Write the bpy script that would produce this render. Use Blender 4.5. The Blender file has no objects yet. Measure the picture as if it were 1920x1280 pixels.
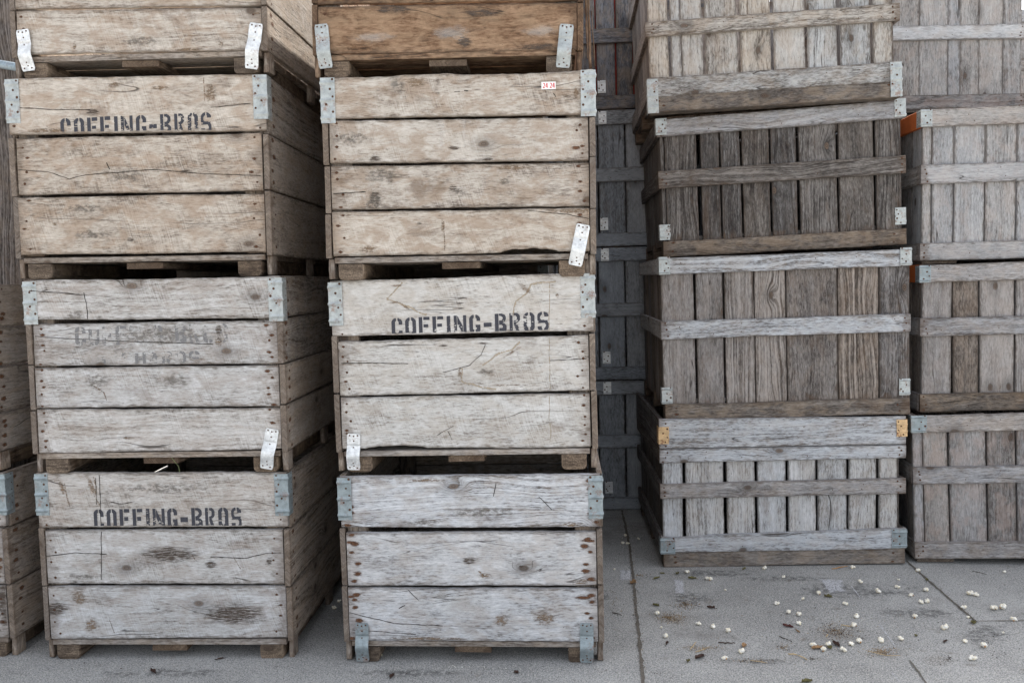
import bpy, math, random
from mathutils import Matrix, Vector, noise
random.seed(7)
S = bpy.context.scene
COL = S.collection
# ------------------------------------------------------------------ camera
CX, CY, F, H = 960.0, 640.0, 1568.464, 1.535
YAW, PITCH, ROLL = 0.0756, 0.07078, -0.02617
cf = Vector((-math.sin(YAW)*math.cos(PITCH), math.cos(YAW)*math.cos(PITCH), -math.sin(PITCH)))
cr = Vector((math.cos(YAW), math.sin(YAW), 0)); cu = cr.cross(cf)
c_r = cr*math.cos(ROLL)+cu*math.sin(ROLL); c_u = -cr*math.sin(ROLL)+cu*math.cos(ROLL)
EYE = Vector((0, 0, H))
cam = bpy.data.objects.new('camera', bpy.data.cameras.new('camera')); COL.objects.link(cam)
m3 = Matrix((c_r, c_u, -cf)).transposed()
cam.matrix_world = Matrix.Translation(EYE) @ m3.to_4x4()
cam.data.sensor_width = 36; cam.data.lens = F/1920*36; cam.data.clip_end = 500; cam.data.clip_start = .05
S.camera = cam
# ------------------------------------------------------------------ light
SUNDIR = Vector((.30, .75, .95)).normalized()
W = bpy.data.worlds.new('World'); S.world = W; W.use_nodes = True
nt = W.node_tree; nt.nodes.clear()
sk = nt.nodes.new('ShaderNodeTexSky'); sk.sky_type = 'NISHITA'; sk.sun_disc = False
sk.sun_elevation = math.asin(SUNDIR.z); sk.sun_rotation = math.atan2(SUNDIR.x, SUNDIR.y)
sk.dust_density = 3.0; sk.air_density = 1.0; sk.ozone_density = 1.0
hs = nt.nodes.new('ShaderNodeHueSaturation'); hs.inputs['Saturation'].default_value = .32
bg = nt.nodes.new('ShaderNodeBackground'); bg.inputs[1].default_value = .13
wo = nt.nodes.new('ShaderNodeOutputWorld')
nt.links.new(sk.outputs[0], hs.inputs['Color']); nt.links.new(hs.outputs[0], bg.inputs[0]); nt.links.new(bg.outputs[0], wo.inputs[0])
sl = bpy.data.lights.new('sun', 'SUN'); sl.energy = 3.4; sl.angle = math.radians(.5); sl.color = (1, .95, .87)
so = bpy.data.objects.new('sun', sl); COL.objects.link(so)
so.rotation_euler = SUNDIR.to_track_quat('Z', 'Y').to_euler(); so.location = SUNDIR*20
S.view_settings.view_transform = 'Standard'; S.view_settings.look = 'None'
S.view_settings.exposure = 1.90; S.view_settings.gamma = 1
S.cycles.max_bounces = 6; S.cycles.diffuse_bounces = 3; S.cycles.transparent_max_bounces = 16

# ------------------------------------------------------------------ pixel helpers (photo pixels -> points in the world)
def ray(px, py): return cf + c_r*((px-CX)/F) - c_u*((py-CY)/F)
def gp(px, py):
    d = ray(px, py); return EYE + d*(-H/d.z)
def onY(px, py, Y):
    d = ray(px, py); return EYE + d*(Y/d.y)

# ------------------------------------------------------------------ objects
def tag(o, label=None, cat=None, group=None, kind=None):
    if label: o['label'] = label
    if cat: o['category'] = cat
    if group: o['group'] = group
    if kind: o['kind'] = kind
    return o
def empty(name, loc=(0, 0, 0), rot=0, lean=0):
    o = bpy.data.objects.new(name, None); COL.objects.link(o); o.empty_display_size = .1
    o.matrix_world = Matrix.Translation(loc) @ Matrix.Rotation(rot, 4, 'Z') @ Matrix.Rotation(-lean, 4, 'Y')
    return o
def copy_tree(o, parent=None):
    c = o.copy(); COL.objects.link(c)
    if parent is not None: c.parent = parent
    for ch in list(o.children): copy_tree(ch, c)
    return c

class MB:
    """collects faces with two uv layers: 'grain' (metres along / across the board) and 'lo','hi' (metres to the edges)"""
    def __init__(s): s.v = []; s.f = []; s.g = []; s.lo = []; s.hi = []; s.m = []; s.b = []; s.cur = (.5, .5)
    def vert(s, p): s.v.append(tuple(p)); return len(s.v)-1
    def face(s, idx, m=0, g=None, lo=None, hi=None):
        n = len(idx); s.f.append(idx); s.m.append(m)
        s.g += g or [(0, 0)]*n; s.lo += lo or [(.5, .5)]*n; s.hi += hi or [(.5, .5)]*n; s.b += [s.cur]*n
    def build(s, name, mats, parent=None, smooth=False):
        me = bpy.data.meshes.new(name); me.from_pydata(s.v, [], s.f)
        for nm, arr in (('grain', s.g), ('lo', s.lo), ('hi', s.hi), ('brd', s.b)):
            l = me.uv_layers.new(name=nm); l.data.foreach_set('uv', [c for t in arr for c in t])
        for m in (mats if isinstance(mats, (list, tuple)) else [mats]): me.materials.append(m)
        me.polygons.foreach_set('material_index', s.m)
        if smooth: me.polygons.foreach_set('use_smooth', [True]*len(s.f))
        me.update(); o = bpy.data.objects.new(name, me); COL.objects.link(o)
        if parent is not None: o.parent = parent
        return o

class Board:
    """a sawn board: quad P00(start,low) P10(end,low) P11(end,high) P01(start,high); grain runs start->end; N outward"""
    def __init__(s, P00, P10, P11, P01, N, T, wob=.0015, tilt=.0018):
        s.P = [Vector(p) for p in (P00, P10, P11, P01)]; s.N = Vector(N).normalized(); s.T = T
        s.L = ((s.P[1]-s.P[0]).length+(s.P[2]-s.P[3]).length)/2; s.Wd = ((s.P[3]-s.P[0]).length+(s.P[2]-s.P[1]).length)/2
        s.ru = random.uniform(0, 60); s.rv = random.uniform(0, 60); s.wob = wob
        s.t = [random.uniform(-tilt, tilt) for _ in range(3)]; s.chips = []
    def edge(s, a, side):
        """offset of the long edge, metres towards the inside"""
        u = a*s.L
        o = s.wob*(noise.noise((u*3.1+s.ru, side*9.7+s.rv, 0))*1.6+noise.noise((u*17+s.ru, side*5.3, 3)) * .9+noise.noise((u*60+s.ru, side*5.3, 7)) * .5)
        for (sd, u0, u1, dep) in s.chips:
            if sd == side and u0 < a < u1:
                k = math.sin(math.pi*(a-u0)/(u1-u0))**.45
                o += dep*k*(1+.35*noise.noise((a*40, side, s.ru)))
        return o
    def at(s, a, b, n=0.):
        p = s.P[0].lerp(s.P[1], a).lerp(s.P[3].lerp(s.P[2], a), b)
        return p + s.N*(n + s.t[0]*(.5+a*0)+s.t[1]*(a-.5)*2+s.t[2]*(b-.5)*1.2)
    def emit(s, mb, seg=.03, m=0, mend=1):
        mb.cur = (random.random(), random.random()); L, Wd, T = s.L, s.Wd, s.T; bv = min(.0022, T*.2)
        nu = max(2, int(L/seg)); us = [0, bv/L]+[i/nu for i in range(1, nu)]+[1-bv/L, 1]
        flip = (s.P[1]-s.P[0]).cross(s.P[3]-s.P[0]).dot(s.N) < 0
        prof = [(bv/Wd, 0), (.33, 0), (.67, 0), (1-bv/Wd, 0), (1, -bv), (1, -T), (0, -T), (0, -bv)]
        pc = [bv, Wd*.33, Wd*.67, Wd-bv, Wd, Wd+T, -T, 0]
        rings = []
        for i, a in enumerate(us):
            e0, e1 = s.edge(a, 0)/Wd, 1-s.edge(a, 1)/Wd
            endin = i in (0, len(us)-1)
            r = []
            for j, (b, n) in enumerate(prof):
                bb = e0+(e1-e0)*b; aa = a
                if a <= bv/L*1.01 or a >= 1-bv/L*1.01:
                    k = 1 if a < .5 else -1
                    aa = a + k*(.0018*(1+noise.noise((b*4+s.rv, n*100, s.ru+k)))/L)
                nn = n-(bv*.8 if (endin and j < 4) else 0)
                r.append(mb.vert(s.at(aa, bb, nn)))
            rings.append(r)
        for i in range(len(us)-1):
            for j in range(8):
                k = (j+1) % 8
                idx = [rings[i][j], rings[i+1][j], rings[i+1][k], rings[i][k]]
                a0, a1 = us[i]*L, us[i+1]*L; b0, b1 = pc[j], pc[k]
                if j == 5: b0, b1 = Wd+T, 2*Wd+T
                if j == 6: b0 = -T; b1 = 0
                g = [(a0+s.ru, b0+s.rv), (a1+s.ru, b0+s.rv), (a1+s.ru, b1+s.rv), (a0+s.ru, b1+s.rv)]
                c0, c1 = min(max(b0, 0), Wd), min(max(b1, 0), Wd)
                if j in (4, 5, 6): c0 = c1 = 0.01
                lo = [(a0, c0), (a1, c0), (a1, c1), (a0, c1)]; hi = [(L-a, Wd-c) for a, c in lo]
                if flip: idx = idx[::-1]; g = g[::-1]; lo = lo[::-1]; hi = hi[::-1]
                mb.face(idx, m, g, lo, hi)
        for r, w in ((rings[0], 1), (rings[-1], 0)):
            idx = r[::-1] if w else r[:]
            g = [(s.ru+(0 if w else L)+prof[r.index(q)][1], s.rv+pc[r.index(q)]) for q in idx]
            if flip: idx = idx[::-1]; g = g[::-1]
            mb.face(idx, mend, g, [(.0, .01)]*8, [(.0, .01)]*8)
        return s
    def inv(s, x, z):
        """local x,z on an upright front board -> a,b"""
        P0, P1, P2, P3 = s.P
        a = .5; b = .5
        for _ in range(6):
            pb = P0.lerp(P1, a); pt = P3.lerp(P2, a); p = pb.lerp(pt, b)
            b += (z-p.z)/max((pt.z-pb.z), 1e-4) if abs(pt.z-pb.z) > 1e-4 else 0
            l = P0.lerp(P3, b); r_ = P1.lerp(P2, b); a = (x-l.x)/(r_.x-l.x)
        return a, b

def box(mb, x0, x1, y0, y1, z0, z1, m=0, mend=1, axis='x', seg=.2, wob=.001):
    if axis == 'x': b = Board((x0, y0, z0), (x1, y0, z0), (x1, y0, z1), (x0, y0, z1), (0, -1, 0), y1-y0, wob)
    elif axis == 'y': b = Board((x1, y0, z0), (x1, y1, z0), (x1, y1, z1), (x1, y0, z1), (1, 0, 0), x1-x0, wob)
    elif axis == 'yl': b = Board((x0, y0, z0), (x0, y1, z0), (x0, y1, z1), (x0, y0, z1), (-1, 0, 0), x1-x0, wob)
    elif axis == 'yf': b = Board((x0, y0, z1), (x0, y1, z1), (x1, y1, z1), (x1, y0, z1), (0, 0, 1), z1-z0, wob)
    elif axis == 'xf': b = Board((x0, y0, z1), (x1, y0, z1), (x1, y1, z1), (x0, y1, z1), (0, 0, 1), z1-z0, wob)
    elif axis == 'z': b = Board((x0, y0, z0), (x0, y0, z1), (x1, y0, z1), (x1, y0, z0), (0, -1, 0), y1-y0, wob)
    b.emit(mb, seg, m, mend); return b

# ------------------------------------------------------------------ materials
class N:
    def __init__(s, name):
        s.m = bpy.data.materials.new(name); s.m.use_nodes = True; s.t = s.m.node_tree; s.t.nodes.clear()
        s.out = s.n('ShaderNodeOutputMaterial'); s.p = s.n('ShaderNodeBsdfPrincipled'); s.l(s.p.outputs[0], s.out.inputs[0])
    def n(s, t, **k):
        x = s.t.nodes.new(t)
        for a, b in k.items(): setattr(x, a, b)
        return x
    def l(s, a, b): s.t.links.new(a, b)
    def put(s, sock, v):
        if hasattr(v, 'is_output'): s.l(v, sock)
        elif v is not None: sock.default_value = v
    def math(s, op, a, b=None, c=None, clamp=False):
        x = s.n('ShaderNodeMath', operation=op, use_clamp=clamp)
        s.put(x.inputs[0], a); s.put(x.inputs[1], b)
        if c is not None: s.put(x.inputs[2], c)
        return x.outputs[0]
    def noise(s, vec, scale, detail=2, rough=.5, dist=0, dim='3D'):
        x = s.n('ShaderNodeTexNoise', noise_dimensions=dim); s.put(x.inputs['Vector'], vec)
        x.inputs['Scale'].default_value = scale; x.inputs['Detail'].default_value = detail
        x.inputs['Roughness'].default_value = rough; x.inputs['Distortion'].default_value = dist
        return x.outputs[0]
    def ss(s, v, a, b, lo=0., hi=1.):
        x = s.n('ShaderNodeMapRange', interpolation_type='SMOOTHSTEP'); s.put(x.inputs[0], v)
        x.inputs[1].default_value = a; x.inputs[2].default_value = b; x.inputs[3].default_value = lo; x.inputs[4].default_value = hi
        return x.outputs[0]
    def mix(s, f, a, b, mode='MIX'):
        x = s.n('ShaderNodeMix', data_type='RGBA', blend_type=mode); s.put(x.inputs[0], f)
        s.put(x.inputs[6], a if hasattr(a, 'is_output') else (*a, 1)); s.put(x.inputs[7], b if hasattr(b, 'is_output') else (*b, 1))
        return x.outputs[2]
    def uv(s, name): return s.n('ShaderNodeUVMap', uv_map=name).outputs[0]
    def sep(s, v):
        x = s.n('ShaderNodeSeparateXYZ'); s.l(v, x.inputs[0]); return x.outputs
    def comb(s, a, b, c=0.):
        x = s.n('ShaderNodeCombineXYZ'); s.put(x.inputs[0], a); s.put(x.inputs[1], b); s.put(x.inputs[2], c); return x.outputs[0]

def wood(name, light, mid, dark, stain=(.10, .06, .035), st_amt=.35, saw=.3, grain=.6, fib=.5, knots=.5, var=.25, warm=(.36, .27, .19), warm_amt=.3, vertical_streak=0., black=.5, end=False, tv=.4, rv=.6):
    q = N(name); g = q.uv('grain'); U, V, _ = q.sep(g)
    lo = q.sep(q.uv('lo')); hi = q.sep(q.uv('hi'))
    B1, B2_, _ = q.sep(q.uv('brd'))
    eu = q.math('MINIMUM', lo[0], hi[0]); ev = q.math('MINIMUM', lo[1], hi[1])
    # knots
    vs = q.comb(q.math('MULTIPLY', U, 1.9), q.math('MULTIPLY', V, 6.5))
    vo = q.n('ShaderNodeTexVoronoi', voronoi_dimensions='2D', feature='F1'); q.l(vs, vo.inputs['Vector']); vo.inputs['Scale'].default_value = 1
    px, py, _ = q.sep(vo.outputs['Position']); cr_, cg_, cb_ = q.sep(vo.outputs['Color'])
    du = q.math('SUBTRACT', U, q.math('DIVIDE', px, 1.9)); dv = q.math('SUBTRACT', V, q.math('DIVIDE', py, 6.5))
    nz = q.noise(q.comb(U, V), 30, 2)
    r2 = q.math('ADD', q.math('MULTIPLY', q.math('MULTIPLY', du, du), .35), q.math('MULTIPLY', dv, dv))
    rr = q.math('ADD', q.math('SQRT', r2), q.math('MULTIPLY', q.math('SUBTRACT', nz, .5), .006))
    has = q.math('GREATER_THAN', cr_, 1-knots)
    gk = q.math('MULTIPLY', has, q.math('EXPONENT', q.math('MULTIPLY', q.math('MULTIPLY', rr, rr), -1/(2*.021**2))))
    low = q.noise(q.comb(q.math('MULTIPLY', U, 1.1), q.math('MULTIPLY', V, 4.2)), 1, 2, .5)
    low2 = q.noise(q.comb(q.math('MULTIPLY', U, 5), q.math('MULTIPLY', V, 14), 4.), 1, 2, .5)
    h = q.math('ADD', q.math('ADD', V, q.math('MULTIPLY', low, .16)), q.math('ADD', q.math('MULTIPLY', gk, .045), q.math('MULTIPLY', low2, .008)))
    B3 = q.math('FRACT', q.math('MULTIPLY', B1, 7.3)); B4 = q.math('FRACT', q.math('MULTIPLY', B2_, 5.7))
    rsc = q.math('ADD', 75*(1-rv*.5), q.math('MULTIPLY', B4, 75*rv*1.3)); ramp_ = q.math('ADD', 1-rv, q.math('MULTIPLY', B3, 2.2*rv))
    ring = q.noise(q.comb(q.math('MULTIPLY', U, .5), q.math('MULTIPLY', h, rsc)), 1, 2, .6)
    ring2 = q.noise(q.comb(q.math('MULTIPLY', U, 2.5), q.math('MULTIPLY', h, 230)), 1, 3, .65)
    fibn = q.noise(q.comb(q.math('MULTIPLY', U, 14), q.math('MULTIPLY', V, 420)), 1, 2, .6)
    mott = q.noise(q.comb(q.math('MULTIPLY', U, 24), q.math('MULTIPLY', V, 90), 8.), 1, 5, .65)
    # per-board value: white noise of the board's big offset (quantised far field)
    bl = B1
    hf = q.noise(q.comb(q.math('MULTIPLY', U, 45), q.math('MULTIPLY', V, 210), 3.), 1, 4, .7)
    blot = q.noise(q.comb(q.math('MULTIPLY', U, 4.5), q.math('MULTIPLY', V, 11), 1.), 1, 4, .6, .4)
    blot2 = q.noise(q.comb(q.math('MULTIPLY', U, 9), q.math('MULTIPLY', V, 16), 5.), 1, 5, .65, .6)
    # colour
    t = q.math('MULTIPLY', ramp_, q.math('ADD', q.math('MULTIPLY', q.math('SUBTRACT', ring, .5), 2.0*grain), q.math('MULTIPLY', q.math('SUBTRACT', ring2, .5), 1.3*grain)))
    t = q.math('ADD', t, q.math('MULTIPLY', q.math('SUBTRACT', fibn, .5), 1.0*fib))
    t = q.math('ADD', t, q.math('MULTIPLY', q.math('SUBTRACT', mott, .5), 1.3))
    t = q.math('ADD', t, q.math('MULTIPLY', q.math('SUBTRACT', hf, .5), 1.35))
    t = q.math('ADD', t, q.math('MULTIPLY', q.math('SUBTRACT', bl, .5), 1.3*var))
    t = q.math('ADD', t, q.math('MULTIPLY', q.math('SUBTRACT', blot, .5), 1.1))
    if saw:
        sx = q.math('ADD', U, q.math('ADD', q.math('MULTIPLY', V, .3), q.math('MULTIPLY', low, .035)))
        swn = q.noise(q.comb(q.math('MULTIPLY', sx, 190), q.math('MULTIPLY', V, 9)), 1, 2, .55)
        sm = q.ss(q.noise(q.comb(U, V, 3.), 5, 2), .38, .62)
        t = q.math('ADD', t, q.math('MULTIPLY', q.math('MULTIPLY', q.math('SUBTRACT', swn, .5), sm), 1.7*saw))
    t = q.math('ADD', t, .5)
    cr = q.n('ShaderNodeValToRGB'); e = cr.color_ramp.elements
    e[0].position = .0; e[0].color = (*dark, 1); e[1].position = 1; e[1].color = (*light, 1)
    x = e.new(.42); x.color = (*mid, 1)
    q.l(t, cr.inputs[0]); col = cr.outputs[0]
    col = q.mix(q.math('MULTIPLY', q.ss(blot2, .42, .62), warm_amt), col, warm)
    col = q.mix(1., col, q.mix(B2_, (1+.09*tv, 1-.01*tv, 1-.13*tv), (1-.06*tv, 1., 1+.07*tv)), 'MULTIPLY')
    pit = q.ss(q.noise(q.comb(q.math('MULTIPLY', U, 28), q.math('MULTIPLY', V, 110), 12.), 1, 3, .7), .64, .72)
    col = q.mix(q.math('MULTIPLY', pit, .7), col, tuple(c*.7 for c in dark))
    if vertical_streak:
        stv = q.noise(q.comb(q.math('MULTIPLY', U, 2.2), q.math('MULTIPLY', V, 38), 6.), 1, 3, .6)
        col = q.mix(q.math('MULTIPLY', q.ss(stv, .52, .75), vertical_streak), col, tuple(c*.45 for c in mid))
    # blots of old stain, scattered
    s1 = q.ss(q.noise(q.comb(q.math('MULTIPLY', U, 3.2), q.math('MULTIPLY', V, 9), 9.), 1, 6, .72, .5), .53, .68)
    col = q.mix(q.math('MULTIPLY', s1, st_amt), col, stain)
    # short scratches and dents
    scv = q.n('ShaderNodeTexVoronoi', voronoi_dimensions='2D', feature='F1')
    q.l(q.comb(q.math('ADD', q.math('MULTIPLY', U, 20), q.math('MULTIPLY', V, 26)), q.math('ADD', q.math('MULTIPLY', V, 85), q.math('MULTIPLY', nz, 1.2))), scv.inputs['Vector'])
    scr = q.math('MULTIPLY', q.ss(scv.outputs['Distance'], .05, .2, 1, 0), q.math('GREATER_THAN', q.sep(scv.outputs['Color'])[0], .95))
    col = q.mix(q.math('MULTIPLY', scr, .75), col, stain)
    # long drying cracks
    ck = q.noise(q.comb(q.math('MULTIPLY', U, 1.6), q.math('MULTIPLY', h, 26), 11.), 1, 1, .5)
    cm = q.math('MULTIPLY', q.ss(q.math('ABSOLUTE', q.math('SUBTRACT', ck, .5)), .0, .010, 1, 0), q.ss(q.noise(q.comb(U, q.math('MULTIPLY', V, 6), 2.5), 2.3, 1), .60, .68))
    col = q.mix(q.math('MULTIPLY', cm, .8), col, (.03, .024, .02))
    # knots
    kn = q.math('MULTIPLY', has, q.ss(rr, .008, .016, 1, 0))
    kr = q.noise(q.comb(q.math('MULTIPLY', rr, 420), cg_), 1, 2, .6)
    kc = q.mix(q.ss(kr, .35, .65), (.05, .034, .026), q.mix(cg_, (.12, .08, .055), (.27, .19, .14)))
    kc = q.mix(q.ss(rr, .009, .0125), kc, (.045, .032, .026))
    col = q.mix(q.math('MULTIPLY', kn, .85), col, kc)
    halo = q.math('MULTIPLY', has, q.ss(rr, .014, .05, .45, 0)); col = q.mix(q.math('MULTIPLY', halo, q.ss(mott, .3, .6)), col, tuple(c*.6 for c in dark))
    # dirt along rough edges and end checks
    ed = q.math('MULTIPLY', q.ss(q.math('ADD', ev, q.math('MULTIPLY', q.math('SUBTRACT', mott, .5), .045)), .0, .014, 1, 0), black)
    col = q.mix(ed, col, (.07, .052, .04))
    en = q.math('MULTIPLY', q.ss(q.math('ADD', eu, q.math('MULTIPLY', q.math('SUBTRACT', blot2, .5), .22)), .0, .05, 1, 0), .5)
    col = q.mix(en, col, stain)
    if end:
        er = q.noise(q.comb(q.math('MULTIPLY', U, 200), q.math('MULTIPLY', V, 130)), 1, 3, .6)
        col = q.mix(q.math('MULTIPLY', q.ss(er, .35, .65), .6), col, tuple(c*.45 for c in mid))
    q.l(col, q.p.inputs['Base Color']); q.p.inputs['Roughness'].default_value = .88; q.p.inputs['Specular IOR Level'].default_value = .2
    hb = q.math('ADD', q.math('MULTIPLY', ring, .5), q.math('ADD', q.math('MULTIPLY', ring2, .45), q.math('ADD', q.math('MULTIPLY', mott, .5), q.math('ADD', q.math('MULTIPLY', hf, .6), q.math('ADD', q.math('MULTIPLY', cm, -1.2), q.math('MULTIPLY', scr, -.6))))))
    bp = q.n('ShaderNodeBump'); bp.inputs['Strength'].default_value = .75; bp.inputs['Distance'].default_value = .004
    q.l(hb, bp.inputs['Height']); q.l(bp.outputs[0], q.p.inputs['Normal'])
    return q.m

def decal(name, col, col2, amt, sx=6., sy=40., hard=.25, thr=.5, rough=.85, brk=.35, nm=2.2, lf=1.):
    """a stain with feathered, grain-following edges; uv 'lo' runs -1..1 over it, 'grain' in metres"""
    q = N(name); x, y, _ = q.sep(q.uv('lo')); U, V, _ = q.sep(q.uv('grain'))
    r = q.math('SQRT', q.math('ADD', q.math('MULTIPLY', x, x), q.math('MULTIPLY', y, y)))
    n = q.noise(q.comb(q.math('MULTIPLY', U, sx), q.math('MULTIPLY', V, sy)), 1, 5, .68)
    nl = q.noise(q.comb(q.math('MULTIPLY', U, sx*lf), q.math('MULTIPLY', V, sy*lf)), 1, 5, .68)
    v = q.math('ADD', q.math('SUBTRACT', 1, r), q.math('MULTIPLY', q.math('SUBTRACT', nl, .5), nm))
    n2 = q.noise(q.comb(q.math('MULTIPLY', U, sx*4), q.math('MULTIPLY', V, sy*3)), 1, 4, .7)
    core = q.math('MULTIPLY', q.ss(v, thr-hard, thr+hard), q.ss(r, .3, 1., 1, 0))
    a = q.math('MULTIPLY', q.ss(q.math('ADD', n2, q.math('MULTIPLY', core, brk)), .48, .70), q.math('MULTIPLY', core, amt))
    q.l(q.mix(n, col, col2), q.p.inputs['Base Color']); q.p.inputs['Roughness'].default_value = rough
    q.p.inputs['Specular IOR Level'].default_value = .2
    q.l(a, q.p.inputs['Alpha'])
    return q.m

def metal(name, base, rust_amt=.3, metallic=.55, rough=.42, rustc=(.20, .075, .03)):
    q = N(name); tc = q.n('ShaderNodeTexCoord').outputs['Object']
    n1 = q.noise(tc, 38, 5, .7); n2 = q.noise(tc, 160, 3, .6); n3 = q.noise(tc, 18, 4, .65)
    vo = q.n('ShaderNodeTexVoronoi'); q.l(tc, vo.inputs['Vector']); vo.inputs['Scale'].default_value = 90
    c = q.mix(q.ss(n1, .3, .7), tuple(b*.62 for b in base), tuple(b*1.05 for b in base))
    c = q.mix(q.math('MULTIPLY', q.sep(vo.outputs['Color'])[0], .3), c, tuple(min(1, b*1.3) for b in base))
    rm = q.math('MULTIPLY', q.ss(q.math('ADD', q.math('MULTIPLY', n3, .7), q.math('MULTIPLY', n2, .3)), .52, .62), rust_amt)
    c = q.mix(rm, c, rustc)
    q.l(c, q.p.inputs['Base Color']); q.l(q.math('MULTIPLY', q.math('SUBTRACT', 1, rm), metallic), q.p.inputs['Metallic'])
    q.l(q.math('ADD', q.math('MULTIPLY', n1, .25), rough-.1), q.p.inputs['Roughness'])
    bp = q.n('ShaderNodeBump'); bp.inputs['Strength'].default_value = .25; bp.inputs['Distance'].default_value = .002
    q.l(n1, bp.inputs['Height']); q.l(bp.outputs[0], q.p.inputs['Normal'])
    return q.m

def plain(name, col, rough=.8, metallic=0., nscale=60, var=.4, bump=.2):
    q = N(name); tc = q.n('ShaderNodeTexCoord').outputs['Object']; n1 = q.noise(tc, nscale, 4, .6)
    q.l(q.mix(n1, tuple(c*(1-var) for c in col), tuple(min(1, c*(1+var)) for c in col)), q.p.inputs['Base Color'])
    q.p.inputs['Roughness'].default_value = rough; q.p.inputs['Metallic'].default_value = metallic
    q.p.inputs['Specular IOR Level'].default_value = .25
    bp = q.n('ShaderNodeBump'); bp.inputs['Strength'].default_value = bump; bp.inputs['Distance'].default_value = .002
    q.l(n1, bp.inputs['Height']); q.l(bp.outputs[0], q.p.inputs['Normal'])
    return q.m

# woods ('a' tan oak crates, 'b' pale, 'g' grey slatted, ...)
def pair(name, **k): return [wood(name, **k), wood(name+'_end', end=True, **k)]
TAN = pair('oak_tan', light=(0.6, 0.55, 0.49), mid=(0.41, 0.362, 0.312), dark=(0.15, 0.118, 0.093), saw=.6, st_amt=0.5, grain=0.28, fib=.35, knots=0.2, tv=0.3, var=0.15, warm=(0.31, 0.215, 0.145), warm_amt=0.5)
TAN2 = pair('oak_buff', light=(0.655, 0.635, 0.61), mid=(0.49, 0.468, 0.438), dark=(0.19, 0.16, 0.135), saw=0.5, st_amt=0.25, grain=0.18, fib=.3, knots=0.12, warm_amt=0.35, tv=0.3, var=0.15, warm=(0.38, 0.315, 0.25))
GREYTAN = pair('oak_greyed', light=(0.615, 0.61, 0.61), mid=(0.405, 0.388, 0.37), dark=(0.135, 0.118, 0.105), saw=.55, st_amt=0.32, grain=0.3, fib=.4, knots=0.18, warm_amt=0.35, tv=0.3, var=0.15, warm=(0.31, 0.25, 0.205))
PALE = pair('oak_silvered', light=(0.665, 0.67, 0.685), mid=(0.45, 0.458, 0.474), dark=(0.11, 0.098, 0.09), saw=.1, st_amt=0.35, grain=0.6, fib=.45, knots=0.3, warm_amt=0.35, tv=0.2, var=0.12, warm=(0.33, 0.27, 0.22))
BROWN = pair('oak_brown', light=(0.31, 0.205, 0.135), mid=(0.145, 0.085, 0.05), dark=(0.035, 0.022, 0.015), stain=(.04, .022, .014), saw=.2, st_amt=.6, grain=.5, fib=.4, knots=.4, warm=(0.38, 0.27, 0.18), warm_amt=0.45)
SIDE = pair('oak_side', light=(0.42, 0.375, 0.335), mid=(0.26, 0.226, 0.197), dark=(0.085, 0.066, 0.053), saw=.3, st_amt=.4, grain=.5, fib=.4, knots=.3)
GREY = pair('slat_grey', light=(0.57, 0.58, 0.6), mid=(0.395, 0.405, 0.42), dark=(0.12, 0.11, 0.105), saw=.0, st_amt=.3, grain=0.4, fib=.55, knots=.3, warm_amt=.2, vertical_streak=0.1)
GREYB = pair('slat_brown', light=(0.34, 0.315, 0.3), mid=(0.175, 0.158, 0.148), dark=(0.05, 0.042, 0.038), saw=.0, st_amt=.35, grain=0.7, fib=0.4, knots=.45, warm=(0.307, 0.240, 0.194), warm_amt=0.2, vertical_streak=.4, rv=0.85, tv=0.7, var=0.5)
DARKW = pair('slat_dark', light=(0.22, 0.21, 0.205), mid=(0.075, 0.069, 0.066), dark=(0.025, 0.021, 0.02), saw=.0, st_amt=.4, grain=0.7, fib=.7, knots=.3, warm=(0.168, 0.141, 0.123), warm_amt=.2, vertical_streak=.5, rv=0.8, tv=0.5)
BATT = pair('batten_grey', light=(0.42, 0.415, 0.42), mid=(0.24, 0.233, 0.235), dark=(0.08, 0.072, 0.07), saw=.15, st_amt=.25, grain=0.35, fib=.5, knots=.4, warm_amt=.2)
LITE = pair('slat_light', light=(0.53, 0.52, 0.505), mid=(0.37, 0.36, 0.345), dark=(0.11, 0.098, 0.088), saw=.0, st_amt=.25, grain=0.4, fib=0.3, knots=.45, warm_amt=.25, vertical_streak=.15, rv=0.8, tv=0.7, var=0.35)
PINKW = pair('slat_mauve', light=(0.35, 0.338, 0.335), mid=(0.185, 0.176, 0.171), dark=(0.065, 0.053, 0.05), saw=.2, st_amt=.3, grain=0.5, fib=.5, knots=.2, warm=(0.391, 0.301, 0.260), warm_amt=.35, vertical_streak=.2, rv=0.8, tv=0.5, var=0.35)
MAUVE = pair('slat_palemauve', light=(0.43, 0.425, 0.425), mid=(0.265, 0.262, 0.262), dark=(0.08, 0.068, 0.065), saw=.15, st_amt=.2, grain=0.3, fib=.5, knots=.15, warm=(0.43, 0.36, 0.32), warm_amt=.3, vertical_streak=.12, rv=0.8, tv=0.4)
STAINED = pair('oak_stained', light=(0.6, 0.555, 0.5), mid=(0.425, 0.375, 0.322), dark=(.14,.11,.09), saw=.6, st_amt=0.5, grain=.22, fib=.35, knots=0.15, warm=(0.29, 0.205, 0.14), warm_amt=0.55, tv=.3, var=.15)
DEEPD = pair('slat_shaded', light=(.20,.20,.215), mid=(.085,.085,.092), dark=(.028,.026,.028), saw=.0, st_amt=.4, grain=.4, fib=.5, knots=.3, vertical_streak=.4, tv=.3)  # shade on the alley's top crate put into the slat colour
SILVER = pair('slat_silver', light=(0.57, 0.58, 0.6), mid=(0.4, 0.41, 0.425), dark=(.12,.11,.105), saw=.0, st_amt=.3, grain=.4, fib=.3, knots=.35, warm=(.36,.31,.26), warm_amt=.25, vertical_streak=.15, tv=.5, rv=.7)
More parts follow.
